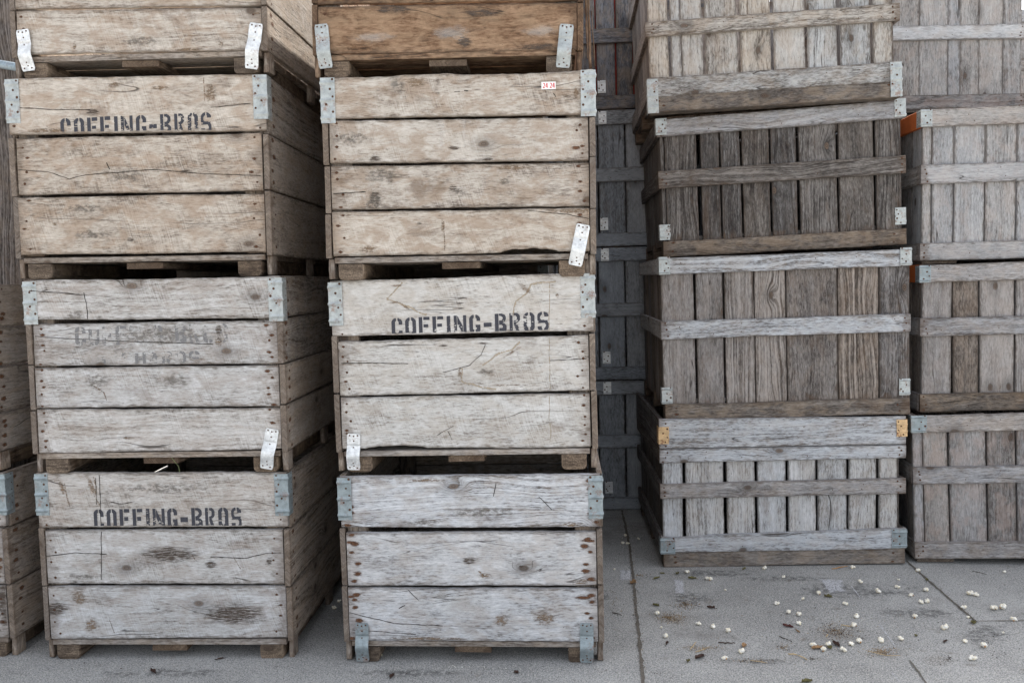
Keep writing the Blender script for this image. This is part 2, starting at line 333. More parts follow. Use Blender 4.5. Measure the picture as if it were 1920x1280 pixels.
DEEP = pair('slat_hazed', light=(0.36, 0.385, 0.42), mid=(0.26, 0.28, 0.305), dark=(0.09, 0.095, 0.105), saw=.0, st_amt=.35, grain=0.25, fib=0.3, knots=.5, warm=(0.120, 0.123, 0.133), warm_amt=.2, vertical_streak=0.1)  # pale bluish tone puts the alley haze into the slat colour
BEAM = pair('beam_brown', light=(0.27, 0.24, 0.215), mid=(0.125, 0.108, 0.095), dark=(0.035, 0.028, 0.025), saw=.0, st_amt=.45, grain=0.5, fib=.5, knots=.3)
FOOT = pair('foot_timber', light=(0.26, 0.2, 0.15), mid=(0.1, 0.074, 0.055), dark=(.035, .025, .019), saw=.0, st_amt=.5, grain=.6, fib=.5, knots=.2)
GALV = metal('galvanised', (.40, .425, .42), .6, .3, .45)
GALVB = metal('galvanised_bluish', (.27, .315, .33), .5, .3, .45)
WHITEM = metal('bright_strap', (.72, .73, .73), .3, .25, .42)
RUSTY = metal('rust_plate', (.62, .42, .22), .95, .1, .6, (.20, .075, .03))
NAIL = plain('nail_rust', (.085, .042, .024), .8, .2)
NAILM = plain('nail_metal', (.20, .17, .15), .5, .6)
STR = decal('stain_rust', (.075, .034, .02), (.17, .088, .05), .95, 45, 130, .35, .35, brk=.6)
STD = decal('stain_dark', (.05, .037, .03), (.13, .10, .08), .95, 7, 70, .5, .2, brk=.12)
STS = decal('stain_smudge', (.13, .115, .10), (.22, .19, .16), .55, 10, 20, .6, .3, brk=.10)
STB = decal('stain_brown', (.16, .105, .065), (.28, .20, .135), .75, 16, 45, .5, .3, brk=.13)
STW = decal('bleached_patch', (.72, .70, .67), (.6, .57, .53), .25, 12, 22, .5, .6)
INK = plain('black_ink', (.055, .055, .065), .9, 0, 200, .5, .1)
INKF = plain('faded_ink', (.19, .185, .185), .9, 0, 200, .35, .1)
PAPER = plain('paper', (.82, .80, .78), .7, 0, 30, .06, .02)
REDI = plain('red_ink', (.62, .06, .07), .7, 0, 30, .1, .02)
ORANGE = plain('orange_paint', (.46, .115, .028), .7, 0, 22, .35, .3)
WATER = decal('water_line', (.40, .32, .22), (.48, .40, .30), .7, 40, 40, .5, .1, brk=.2)
CRACK = plain('crack', (.02, .016, .013), .95, 0, 90, .3)
SLOTS = [STR, STD, STS, STB, STW, WATER, CRACK]

# ------------------------------------------------------------------ small fittings
def nail(mb, b, a, c, r=.0052, m=2):
    k = 7; ctr = mb.vert(b.at(a, c, .0022)); ring = []
    for i in range(k):
        t = 2*math.pi*i/k; ring.append(mb.vert(b.at(a+math.cos(t)*r/b.L, c+math.sin(t)*r/b.Wd, .0004)))
    fl = (b.P[1]-b.P[0]).cross(b.P[3]-b.P[0]).dot(b.N) < 0
    for i in range(k):
        f = [ctr, ring[i], ring[(i+1) % k]]; mb.face(f[::-1] if fl else f, m)
def stain(mb, b, a, c, ru, rv, m, off=.0009, ang=0.):
    """rectangular patch of decal laid on the board face, clipped to the board"""
    n = 4; g = []
    ra, rb = ru/b.L, rv/b.Wd; rnd = random.uniform(0, 50)
    for j in range(n+1):
        for i in range(n+1):
            x, y = -1+2*i/n, -1+2*j/n
            aa = a+ra*(x*math.cos(ang)-y*rv/ru*math.sin(ang)); cc = c+rb*(y*math.cos(ang)+x*ru/rv*math.sin(ang))
            ca, cc2 = min(max(aa, .003), .997), min(max(cc, .012), .988)
            # keep uv true after clamping
            lx, ly = x+(ca-aa)/ra, y+(cc2-cc)/rb
            g.append((mb.vert(b.at(ca, cc2, off)), (lx, ly), (ca*b.L+rnd, cc2*b.Wd+rnd)))
    fl = (b.P[1]-b.P[0]).cross(b.P[3]-b.P[0]).dot(b.N) < 0
    for j in range(n):
        for i in range(n):
            q = [g[j*(n+1)+i], g[j*(n+1)+i+1], g[(j+1)*(n+1)+i+1], g[(j+1)*(n+1)+i]]
            if fl: q = q[::-1]
            mb.face([t[0] for t in q], m, [t[2] for t in q], [t[1] for t in q])

def nailed(mb, b, n=4, rusty=.012, inset=.03, m=2, ms=3, both=True):
    for a0 in ((0, 1) if both else (0,)):
        for i in range(n):
            a = (inset+random.uniform(-.012, .016))/b.L; a = a if a0 == 0 else 1-a
            c = (i+.5+random.uniform(-.33, .33))/n
            nail(mb, b, a, c, random.uniform(.004, .006), m)
            if rusty and random.random() < .95:
                k = random.uniform(.6, 1.5); stain(mb, b, a, c, rusty*k*1.3, rusty*k*.7, ms)

def plate(mb, x0, x1, z0, z1, y, th=.0018, ribs=(), nr=18, m=0, side=None, sw=.05, jag=0.):
    """front face of a pressed bracket at depth y (outwards -y) with raised horizontal ribs; side=+1/-1 folds a leg back along that edge"""
    cols = [x0, x0+.25*(x1-x0), x0+.75*(x1-x0), x1]
    pts = [(x, y, (0, -1, 0)) for x in cols]
    if side == 1: pts = pts+[(x1+.0012, y+.0012, (1, 0, 0)), (x1+.0016, y+sw*.5, (1, 0, 0)), (x1+.0016, y+sw, (1, 0, 0))]
    if side == -1: pts = [(x0-.0016, y+sw, (-1, 0, 0)), (x0-.0016, y+sw*.5, (-1, 0, 0)), (x0-.0012, y+.0012, (-1, 0, 0))]+pts
    R = []
    for j in range(nr+1):
        t = j/nr; z = z0+(z1-z0)*t
        o = sum(.0042*math.exp(-((t-r)/.03)**2) for r in ribs); row = []
        for i, (x, yy, n) in enumerate(pts):
            jz = jag*noise.noise((x*80, t*7, x0*9)) if i in (0, len(pts)-1) else 0
            ee = .25 if i in (0, len(pts)-1) else 1
            row.append((x+n[0]*o*ee+(jz if n[0] == 0 else 0), yy+n[1]*o*ee, z))
        R.append(row)
    vi = [[mb.vert(p) for p in r] for r in R]
    vb = [[mb.vert((p[0]*1 - (pts[i][2][0])*th, p[1]-pts[i][2][1]*th, p[2])) for i, p in enumerate(r)] for r in R]
    nc = len(pts)
    for j in range(nr):
        for i in range(nc-1):
            mb.face([vi[j][i], vi[j][i+1], vi[j+1][i+1], vi[j+1][i]], m)
            mb.face([vb[j][i], vb[j+1][i], vb[j+1][i+1], vb[j][i+1]], m)
        mb.face([vi[j][0], vi[j+1][0], vb[j+1][0], vb[j][0]], m); mb.face([vi[j][-1], vb[j][-1], vb[j+1][-1], vi[j+1][-1]], m)
    for i in range(nc-1):
        mb.face([vi[0][i], vb[0][i], vb[0][i+1], vi[0][i+1]], m); mb.face([vi[-1][i], vi[-1][i+1], vb[-1][i+1], vb[-1][i]], m)
def dot(mb, p, n, r=.0035, m=1, h=.0014):
    n = Vector(n); u = n.orthogonal().normalized(); v = n.cross(u); c = mb.vert(Vector(p)+n*h); ring = []
    for i in range(7):
        t = 2*math.pi*i/7; ring.append(mb.vert(Vector(p)+u*math.cos(t)*r+v*math.sin(t)*r))
    for i in range(7): mb.face([c, ring[i], ring[(i+1) % 7]], m)
def bracket(root, x0, x1, z0, z1, side, y=-.004, ribs=(.12, .5, .88), mat=None, sw=.055, nails=6, jag=0.):
    mb = MB(); plate(mb, x0, x1, z0, z1, y, ribs=ribs, side=side, sw=sw, jag=jag)
    for i in range(nails):
        t = (i+.5)/nails; z = z0+(z1-z0)*t
        if any(abs(t-r) < .05 for r in ribs): z += .008
        x = (x1-.009 if side == -1 else x0+.009) if i % 2 else (x0+x1)/2+random.uniform(-.01, .012)*(-side if side else 1)
        dot(mb, (x, y-.0004, z), (0, -1, 0), random.uniform(.004, .0056))
        if side:
            dot(mb, ((x1+.0018) if side == 1 else x0-.0018, y+sw*.75, z), (side, 0, 0), .003)
    return mb.build('corner_bracket', [mat or GALV, NAIL], root)
def strap(root, pts, w=.054, mat=None, bulge=.016):
    """flat steel strap: pts local (x,z) top -> bottom"""
    mb = MB(); (xa, za), (xb, zb) = pts; d = Vector((xb-xa, 0, zb-za)); L = d.length; d.normalize(); s = Vector((d.z, 0, -d.x)); s = -s if s.x < 0 else s
    n = 18; top = []; bot = []
    for i in range(n+1):
        t = i/n; k = w/2*(1 if 0 < i < n else .86); 
        y = -.0055-bulge*math.exp(-((t-.62)/.2)**2)-(.0035 if t < .3 else 0)
        c = Vector((xa, 0, za))+d*L*t
        for lst, o in ((top, 0), (bot, .003)):
            lst.append([mb.vert(c+s*kk+Vector((0, y+o+yo, 0))) for kk, yo in ((-k, 0), (-k*.35, -.0012), (k*.35, -.0012), (k, 0))])
    for i in range(n):
        for j in range(3):
            mb.face([top[i][j], top[i+1][j], top[i+1][j+1], top[i][j+1]]); mb.face([bot[i][j], bot[i][j+1], bot[i+1][j+1], bot[i+1][j]])
        mb.face([top[i][0], bot[i][0], bot[i+1][0], top[i+1][0]]); mb.face([top[i][3], top[i+1][3], bot[i+1][3], bot[i][3]])
    for i in (0, n):
        mb.face([top[i][0], top[i][1], top[i][2], top[i][3], bot[i][3], bot[i][2], bot[i][1], bot[i][0]])
    for t, o in ((.05, -.016), (.05, .016), (.07, 0), (.2, .001), (.38, 0), (.8, .0), (.93, -.015), (.94, .015), (.88, .002)):
        y = -.0067-bulge*math.exp(-((t-.62)/.2)**2)-(.0035 if t < .3 else 0)
        dot(mb, Vector((xa, y, za))+d*L*t+s*o, (0, -1, 0), .0036)
    return mb.build('metal_strap', [mat or WHITEM, NAIL], root)

# ------------------------------------------------------------------ stencil glyphs: inside(x,y) with x,y in 0..1
def rr_(x, y, x0, x1, y0, y1, r):
    dx = max(x0+r-x, x-(x1-r), 0); dy = max(y0+r*.6-y, y-(y1-r*.6), 0)
    return x0 <= x <= x1 and y0 <= y <= y1 and (dx/r)**2+(dy/(r*.6))**2 <= 1
def ringg(x, y, st=.34): return rr_(x, y, 0, 1, 0, 1, .45) and not rr_(x, y, st, 1-st, .19, .86, .2)
def GL(ch, x, y):
    x = .5+(x-.5)*.96
    if ch == 'O': return ringg(x, y) and abs(x-.5) > .06
    if ch == 'C': return ringg(x, y) and abs(x-.5) > .06 and not (x > .5 and .34 < y < .64)
    if ch == 'G': return (ringg(x, y) and abs(x-.5) > .06 and not (x > .5 and .46 < y < .66)) or (x > .56 and .34 < y < .47)
    if ch == 'I': return .1 < x < .9
    if ch == 'F': return (x < .36) or (x > .43 and (y > .83 or (.44 < y < .61 and x < .85)))
    if ch == 'N': return x < .26 or x > .74 or (abs((1-y)-(x-.14)/.72) < .21 and .3 < x < .7)
    if ch == 'H': return x < .28 or x > .72 or (.42 < y < .57 and .34 < x < .66)
    if ch == 'B': return x < .31 or (x > .38 and ((rr_(x, y, -.2, .95, .52, 1, .4) and not rr_(x, y, -.2, .66, .63, .88, .2)) or (rr_(x, y, -.2, 1, 0, .52, .4) and not rr_(x, y, -.2, .7, .24, .41, .2))))
    if ch == 'R': return x < .31 or (x > .38 and ((rr_(x, y, -.2, .95, .48, 1, .4) and not rr_(x, y, -.2, .66, .6, .87, .2)) or (y < .48 and abs(x-(.5+(.48-y)*.6)) < .15)))
    if ch == 'D': return x < .27 or (x > .35 and rr_(x, y, -.3, 1, 0, 1, .5) and not rr_(x, y, -.3, .7, .14, .86, .3))
    if ch == 'A': return (abs(x-.5) < .5-.36*y and abs(x-.5) > .22-.32*y and y < .97) or (.22 < y < .34 and abs(x-.5) < .3)
    if ch == 'S':
        u = (rr_(x, y, 0, 1, .42, 1, .42) and not rr_(x, y, .27, 1.3, .56, .86, .2)) or (x > .6 and y > .74 and rr_(x, y, 0, 1, .42, 1, .42))
        l = (rr_(x, y, 0, 1, 0, .57, .42) and not rr_(x, y, -.3, .73, .14, .43, .2)) or (x < .4 and y < .26 and rr_(x, y, 0, 1, 0, .57, .42))
        return (u or l) and not (abs(x-.5) < .06 and (y > .8 or y < .2))
    if ch == '-': return .34 < y < .56 and .05 < x < .95
    if ch == '2': return (rr_(x, y, 0, 1, .5, 1, .4) and not rr_(x, y, -.3, .7, .4, .84, .3)) or (y < .16) or (abs(x-(.12+y*1.25)) < .17 and y < .6)
    if ch == '4': return (.6 < x < .84) or (.22 < y < .38) or (abs(y-(.3+x*1.1)) < .17 and x < .65)
    return False
def lettering(root, T, boards, text, L0, L1, hpx, wear, mat, cell=.0021, jit=0., slant=.0, name='stencil_lettering', off=.0012):
    """text from pixel L0 (top-left) to L1 (top-right), height hpx in photo pixels"""
    (x0, z0), (x1, z1) = T(*L0), T(*L1); xb, zb = T(L0[0], L0[1]+hpx)
    hh = z0-zb; Lx = x1-x0; WD = {'I': .55, '-': .85, ' ': .7, 'N': 1.12, 'B': 1.05}; tot = sum(WD.get(c_, 1) for c_ in text); pos = 0; mb = MB()
    for i, ch in enumerate(text):
        jx = random.uniform(-jit, jit); jz = random.uniform(-jit, jit); fade = random.uniform(-.12, .12)
        adv = Lx/tot*WD.get(ch, 1); gw = adv-Lx/tot*.2; xo = pos; pos += adv
        nx, nz = int(gw/cell), int(hh/cell)
        for a in range(nx):
            for b in range(nz):
                u, v = (a+.5)/nx, (b+.5)/nz
                if not GL(ch, u, v): continue
                X = x0+xo+a*cell+jx+slant*(v-.5)*hh; t = (X-x0)/Lx; Z = z0+(z1-z0)*t-hh+b*cell+jz
                w = noise.noise((X*26, Z*26, 1.3))*.5+noise.noise((X*95, Z*210, 4))*.55+noise.noise((X*7, Z*9, 8.))*.6
                if w+.42+fade < wear: continue
                for bd in boards:
                    ra, rb = bd.inv(X, Z); 
                    if .002 < ra < .998 and .03 < rb < .97:
                        da, db = cell/bd.L*.5, cell/bd.Wd*.5
                        q = [mb.vert(bd.at(ra+sa*da, rb+sb*db, off)) for sa, sb in ((-1, -1), (1, -1), (1, 1), (-1, 1))]
                        mb.face(q); break
    return mb.build(name, [mat], root)

# ------------------------------------------------------------------ crates
AW, BW = 1.06, 1.28
def pose(x, y, rot, lean, z):
    M = Matrix.Translation((x, y, z)) @ Matrix.Rotation(rot, 4, 'Z') @ Matrix.Rotation(-lean, 4, 'Y'); Mi = M.inverted()
    def T(px, py, yl=0.):
        o = Mi @ EYE; d = (Mi.to_3x3() @ ray(px, py)); t = (yl-o.y)/d.y; p = o+d*t; return (p.x, p.z)
    return M, T

def crate_a(name, label, P, h, wmats, sm, top, bot, seams, straps=(), D=1.22, ft=.09, chips=(), marks=(), lines=(), nails=4, rust=.012, brk=True, galv=None, deckm=None, text=(), detail=True, runner_px=None):
    """horizontal-board fruit bin. top=(xl,yl,xr,yr) bot=(...) photo pixels of the board field; seams=[(yl_hi,yl_lo,yr_hi,yr_lo)]"""
    x, y, rot, lean, z = P; r = empty(name, (x, y, z), rot, lean); M, T = pose(*P)
    tag(r, label, 'crate', 'horizontal board crates in the front stacks')
    mats = wmats+[NAIL]+SLOTS; ts = .024
    boards = []; mb = MB()
    # --- front
    xl, yl, xr, yr = top; bl, byl, brr, byr = bot
    ZT = (T(xl, yl)[1], T(xr, yr)[1]); ZB = (T(bl, byl)[1], T(brr, byr)[1])
    lv = [ZT]; yy = []
    for s in seams:
        xL = xl+(bl-xl)*(s[0]-yl)/(byl-yl); xR = xr+(brr-xr)*(s[2]-yr)/(byr-yr)
        yy.append(((T(xL, s[0]-.9)[1], T(xR, s[2]-.9)[1]), (T(xL, s[1]+.9)[1], T(xR, s[3]+.9)[1])))
    edges = [ZT]+[e for p in yy for e in p]+[ZB]
    for i in range(0, len(edges), 2):
        a, b = edges[i], edges[i+1]; x0, x1 = (.004, AW-.004) if i == 0 else (ts+random.uniform(-.002, .003), AW-ts+random.uniform(-.003, .002))
        bd = Board((x0, 0, b[0]), (x1, 0, b[1]), (x1, 0, a[1]), (x0, 0, a[0]), (0, -1, 0), .02, .0022, .0026)
        for c in chips:
            if c[0] == i//2: bd.chips.append(c[1:])
        bd.emit(mb, .012 if detail else .05); boards.append(bd)
        if detail: nailed(mb, bd, nails, rust, .032)
    for mk in marks:    # (slot 0..4, px, py, rx px, ry px, ang)
        X, Z = T(mk[1], mk[2]); X2, _ = T(mk[1]+mk[3], mk[2]); _, Z2 = T(mk[1], mk[2]+mk[4])
        for bd in boards:
            a, b = bd.inv(X, Z)
            if -.0 < b < 1.: stain(mb, bd, a, b, abs(X2-X), abs(Z-Z2), 3+mk[0], ang=(mk[5] if len(mk) > 5 else 0), off=.0007+.0002*mk[0])
    for (sl, w, pts) in lines:
        wd = w*.5*(3.3/F)*1.0; L_ = [T(*p) for p in pts]
        for i in range(len(L_)-1):
            (xa, za), (xb, zb) = L_[i], L_[i+1]; k = max(2, int(math.hypot(xb-xa, zb-za)/.012)); d = math.hypot(xb-xa, zb-za); nx, nz = -(zb-za)/d, (xb-xa)/d; prev = None
            for j in range(k+1):
                X, Z = xa+(xb-xa)*j/k, za+(zb-za)*j/k; jt = .0022*noise.noise((X*35, Z*35, i))+(.008*noise.noise((X*16, Z*16, 3)) if sl == 5 else 0); X += nx*jt; Z += nz*jt
                ww = wd*(1+.9*noise.noise((X*50, Z*50, 5))); cur = None
                for bd in boards:
                    a, b = bd.inv(X, Z)
                    if .002 < a < .998 and .01 < b < .99:
                        a1, b1 = bd.inv(X+nx*ww, Z+nz*ww); a2, b2 = bd.inv(X-nx*ww, Z-nz*ww)
                        cur = (bd, mb.vert(bd.at(a1, b1, .0012)), mb.vert(bd.at(a2, b2, .0012)), (X*1., Z*1.)); break
                if prev and cur and prev[0] is cur[0]:
                    g_ = [prev[3], cur[3], cur[3], prev[3]]
                    mb.face([prev[2], cur[2], cur[1], prev[1]], 3+sl, g_, [(0, -1), (0, -1), (0, 1), (0, 1)])
                prev = cur
    mb.build('front_wall', mats, r)
    # --- sides (their board ends show beside the front boards)
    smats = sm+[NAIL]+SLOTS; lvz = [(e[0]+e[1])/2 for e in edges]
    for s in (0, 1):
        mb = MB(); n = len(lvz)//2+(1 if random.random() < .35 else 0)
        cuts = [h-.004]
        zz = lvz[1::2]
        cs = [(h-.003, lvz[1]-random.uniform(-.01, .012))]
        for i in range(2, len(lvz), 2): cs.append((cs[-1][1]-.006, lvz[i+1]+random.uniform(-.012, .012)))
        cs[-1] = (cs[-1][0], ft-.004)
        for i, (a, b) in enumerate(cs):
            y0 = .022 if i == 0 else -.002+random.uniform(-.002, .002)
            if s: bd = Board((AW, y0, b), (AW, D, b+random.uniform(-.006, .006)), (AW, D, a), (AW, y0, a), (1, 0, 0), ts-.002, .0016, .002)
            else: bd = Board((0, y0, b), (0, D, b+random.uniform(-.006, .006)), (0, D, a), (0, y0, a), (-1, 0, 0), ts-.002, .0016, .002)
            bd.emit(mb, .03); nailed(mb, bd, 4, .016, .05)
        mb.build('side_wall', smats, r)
    mb = MB()
    for i, (a, b) in enumerate(cs): Board((AW-ts, D, b), (ts, D, b), (ts, D, a), (AW-ts, D, a), (0, 1, 0), .02).emit(mb, .15)
    mb.build('back_wall', smats, r)
    for cx in (ts+.001, AW-ts-.085):
        for cy in (.0225, D-.07-.0225):
            mb = MB(); box(mb, cx, cx+.084, cy, cy+.045, ft+.002, h-.012, axis='z', seg=.2); mb.build('corner_post', BEAM, r)
    # --- floor and feet
    mb = MB(); k = 8
    for i in range(k): box(mb, .03, AW-.03, .004+i*D/k, .004+(i+1)*D/k-.012, ft-.024, ft-.002, axis='xf', seg=.08, wob=.002)
    mb.build('floor_boards', deckm or sm, r)
    for cx in (.045, AW-.045-.10):
        mb = MB(); rb = .018
        # runner with rounded nose
        prof = []
        for j in range(5):
            t = math.pi/2*j/4; prof.append((rb-rb*math.sin(t)+.002, rb-rb*math.cos(t)))
        w_, h_ = .10, ft-.026; sec = []
        for (ox, oz, a0) in ((w_-rb, rb, -90), (w_-.004, h_-.004, 0), (.004, h_-.004, 90), (rb, rb, 180)):
            q_ = rb if oz < h_/2 else .004
            for j in range(5): t_ = math.radians(a0+90*j/4); sec.append((ox+q_*math.cos(t_), oz+q_*math.sin(t_)))
        ys = [.004, .009]+[.009+(D-.03)*j/8 for j in range(1, 9)]; rg = []
        for i_, yy_ in enumerate(ys):
            k_ = .94 if i_ == 0 else 1; rg.append([mb.vert((cx+w_/2+(a_-w_/2)*k_*(1+.05*noise.noise((a_*30, yy_*5, cx))), yy_, max(.0005, h_/2+(b_-h_/2)*k_+.0015*noise.noise((a_*40, yy_*9, cx))))) for a_, b_ in sec])
        ns_ = len(sec); mb.cur = (random.random(), random.random()); ro = random.uniform(0, 50)
        for i_ in range(len(ys)-1):
            for j in range(ns_):
                k_ = (j+1) % ns_; mb.face([rg[i_][j], rg[i_+1][j], rg[i_+1][k_], rg[i_][k_]][::-1], 0, [(ys[i_]+ro, j*.013), (ys[i_+1]+ro, j*.013), (ys[i_+1]+ro, (j+1)*.013), (ys[i_]+ro, (j+1)*.013)][::-1])
        mb.face(rg[0], 1, [(a_+ro, b_+ro) for a_, b_ in sec]); mb.face(rg[-1][::-1], 1)
        mb.build('runner', FOOT, r)
    mb = MB(); box(mb, AW/2-.075, AW/2+.075, .01, D-.02, ft-.052, ft-.027, axis='yf', seg=.06, wob=.004); mb.build('centre_runner', FOOT, r)
    for s in (0, 1):
        for cy in (.015, D/2-.03, D-.09):
            mb = MB(); X = (AW-.026, AW-.004) if s else (.004, .026)
            box(mb, X[0], X[1], cy, cy+.06, .004, ft-.005, axis='z', seg=.03, wob=.002); mb.build('side_cleat', sm, r)
    if brk:
        zt = ZT; g = galv or GALV
        bracket(r, -.002, .054, zt[0]-.178, zt[0]-.004, -1, mat=g); bracket(r, AW-.054, AW+.002, zt[1]-.178, zt[1]-.004, 1, mat=g)
    for st in straps:
        strap(r, [T(st[0], st[1]), T(st[2], st[3])], mat=st[4] if len(st) > 4 else None)
    for tx in text: lettering(r, T, boards, *tx)
    return r, boards, T

def quadp(T, q, yl): 
    """pixel quad (tl,tr,br,bl) -> local xz"""
    return [T(px, py, yl) for px, py in q]

def crate_b(name, label, P, h, slm, bm, slats, rows, battens, beam=True, D=1.07, brks=(), side_m=None, paint=None, group='slatted crates in the right stacks', notch=None, slat_bot=None, beam_h=.088, batm=None, foot=0., jitter=0.004, side_slats=7, inset=1.):
    """vertical-slat crate with horizontal battens. slats=[(x0,x1)] px at row y; battens=[(zlo,zhi,tilt)] local"""
    x, y, rot, lean, z = P; r = empty(name, (x, y, z), rot, lean); M, T = pose(*P)
    tag(r, label, 'crate', group); sm = side_m or slm
    mats = slm+[NAIL]+SLOTS; bt = .021; wt = .019; z0 = .06 if beam else .03
    mb = MB(); sl = []
    for (a, b, *o) in slats:
        X0 = T(a, rows, bt)[0] if slats is not None and rows else a; X1 = T(b, rows, bt)[0] if rows else b
        ja, jb = random.uniform(-jitter, jitter), random.uniform(-jitter, jitter)*.0
        X0 += .0012*inset+.0002; X1 -= .0012*inset+.0002; sh = random.uniform(-.002, .002)*inset
        bd = Board((X0+sh, bt, z0), (X0-sh, bt, h-.004-random.uniform(0, .006)), (X1-sh, bt, h-.004), (X1+sh, bt, z0), (0, -1, 0), wt, .0013, .0012)
        bd.emit(mb, .022); sl.append(bd)
    mb.build('slat_wall', mats, r)
    # sides + back as slat walls
    for s in (0, 1):
        mb = MB(); n = side_slats; ww = (D-bt*2)/n
        for i in range(n):
            y0 = bt+i*ww+.0015; y1 = bt+(i+1)*ww-random.uniform(.002, .007)
            if i == 0: y0 = bt+wt+.001
            X = BW-bt if s else bt
            bd = Board((X, y0, z0), (X, y0, h-.005), (X, y1, h-.005), (X, y1, z0), (1 if s else -1, 0, 0), wt, .0013, .0015); bd.emit(mb, .06)
        mb.build('slat_wall', sm+[NAIL]+SLOTS, r)
    mb = MB(); n = 9; ww = (BW-2*bt)/n
    for i in range(n):
        a = bt+i*ww+.002; b = a+ww-.006
        Board((b, D-bt, z0), (b, D-bt, h-.005), (a, D-bt, h-.005), (a, D-bt, z0), (0, 1, 0), wt).emit(mb, .15)
    mb.build('slat_wall', sm+[NAIL]+SLOTS, r)
    bmat = bm+[NAIL]+SLOTS; BB = []
    for bi, bt_ in enumerate(battens):
        (zl0, zl1, zr0, zr1) = bt_[:4]; xa, xb = bt_[4] if len(bt_) > 4 else (0, BW)
        mt = bt_[5]+[NAIL]+SLOTS if len(bt_) > 5 and bt_[5] else bmat
        mb = MB(); bd = Board((xa, 0, zl0), (xb, 0, zr0), (xb, 0, zr1), (xa, 0, zl1), (0, -1, 0), bt-.001, .0014, .0012)
        for c in (bt_[6] if len(bt_) > 6 else ()): bd.chips.append(c)
        bd.emit(mb, .015); nailed(mb, bd, 3, .006, .03)
        for q_ in sl:
            xm = (q_.P[0].x+q_.P[3].x)/2
            for c in (.3, .7):
                if random.random() < .45: nail(mb, bd, (xm-xa+random.uniform(-.02, .02))/bd.L, c+random.uniform(-.08, .08), .0028)
        mb.build('batten', mt, r); BB.append(bd)
        if bi < len(battens) and not (len(bt_) > 7 and bt_[7]):
            pm = [paint, paint, NAIL]+SLOTS if (paint and bi == 0) else (sm if side_m else bm)+[NAIL]+SLOTS
            for s, za, zb in ((0, zl0, zl1), (1, zr0, zr1)):
                mb = MB(); y0 = .0
                if s: bd = Board((BW, bt, za), (BW, D, za), (BW, D, zb), (BW, bt, zb), (1, 0, 0), bt-.001, .0015, .002)
                else: bd = Board((0, bt, za), (0, D, za+random.uniform(-.01, .01)), (0, D, zb+random.uniform(-.006, .006)), (0, bt, zb), (-1, 0, 0), bt-.001, .0015, .002)
                bd.emit(mb, .06); mb.build('side_batten', pm, r)
    if beam:
        for i, y0 in enumerate((.002, D/2-.045, D-.092)):
            mb = MB(); bd = box(mb, .012+(0 if i else 0), BW-.004, y0, y0+.088, .002, beam_h-.003, axis='x', seg=.015 if i == 0 else .2, wob=.003)
            if i == 0: nailed(mb, bd, 2, .01, .06); 
            mb.build('base_beam', BEAM+[NAIL]+SLOTS if not notch else notch+[NAIL]+SLOTS, r)
    else:
        for xx in (.02, BW/2-.09, BW-.2):
            mb = MB(); box(mb, xx, xx+.18, .02, D-.02, .0, .019, axis='yf', seg=.1, wob=.002); mb.build('foot_board', BEAM, r)
    mb = MB()
    for i in range(8):
        yy = bt+wt+.002+i*(D-2*bt-2*wt)/8; box(mb, bt+wt+.001, BW-bt-wt-.001, yy, yy+.11, beam_h+.0 if beam else .035, (beam_h if beam else .035)+.02, axis='xf', seg=.2)
    mb.build('floor_boards', sm, r)
    for b in brks:   # (side, x0,x1,z0,z1,mat,yfront)
        bracket(r, b[1], b[2], b[3], b[4], b[0], y=b[6] if len(b) > 6 else -.003, ribs=b[7] if len(b) > 7 else (.15, .85), mat=b[5], nails=4, jag=b[8] if len(b) > 8 else 0.)
    return r, sl, BB, T

def bat(T, tl, tr, bl_, br_, *extra):
    """batten from pixels: tl,bl at left x; tr,br at right x"""
    return (T(*bl_)[1], T(*tl)[1], T(*br_)[1], T(*tr)[1])+extra

# ================================================================== the stacks, left to right
# --- front stacks of horizontal-board bins
crate_a('fruit_crate', 'bottom crate of the leftmost front stack, black lettering above a dark brown smear',
  (-2.251, 3.266, .028, -.007, 0), .796, GREYTAN, SIDE, (92, 886, 510, 886), (87, 1197, 540, 1195),
  [(989, 993, 988, 991), (1095, 1098, 1094, 1097)], nails=4, rust=.007,
  marks=[(1, 320, 1038, 85, 24), (1, 440, 1150, 95, 32), (1, 105, 1140, 40, 24), (2, 300, 915, 140, 16), (3, 172, 1170, 22, 22), (1, 395, 1058, 20, 12), (1, 505, 1052, 9, 12), (3, 148, 1118, 26, 20, -.9), (3, 118, 915, 30, 8, -1.2), (3, 172, 910, 28, 8, -1.2), (4, 300, 1180, 100, 14), (2, 150, 1080, 60, 10), (1, 140, 1090, 8, 4)],
  text=[('COFFING-BROS', (176, 953), (458, 949), 40, -.05, INK)], lines=[(6, 1.2, [(187, 890), (190, 985), (190, 1086)]), (6, 1.2, [(87, 1042), (140, 1036), (200, 1038)]), (6, 1.4, [(395, 1043), (460, 1046), (500, 1036), (533, 1035)]), (3, 4, [(176, 893), (182, 915), (178, 930), (190, 950)]), (3, 4, [(122, 905), (126, 930), (132, 950)]), (6, 1., [(208, 940), (230, 944), (253, 940)]), (3, 3, [(440, 1046), (452, 1066)]), (3, 3, [(205, 1160), (215, 1185)]), (3, 3, [(370, 1052), (360, 1040)]), (6, 1., [(180, 895), (182, 945)])], galv=GALVB)
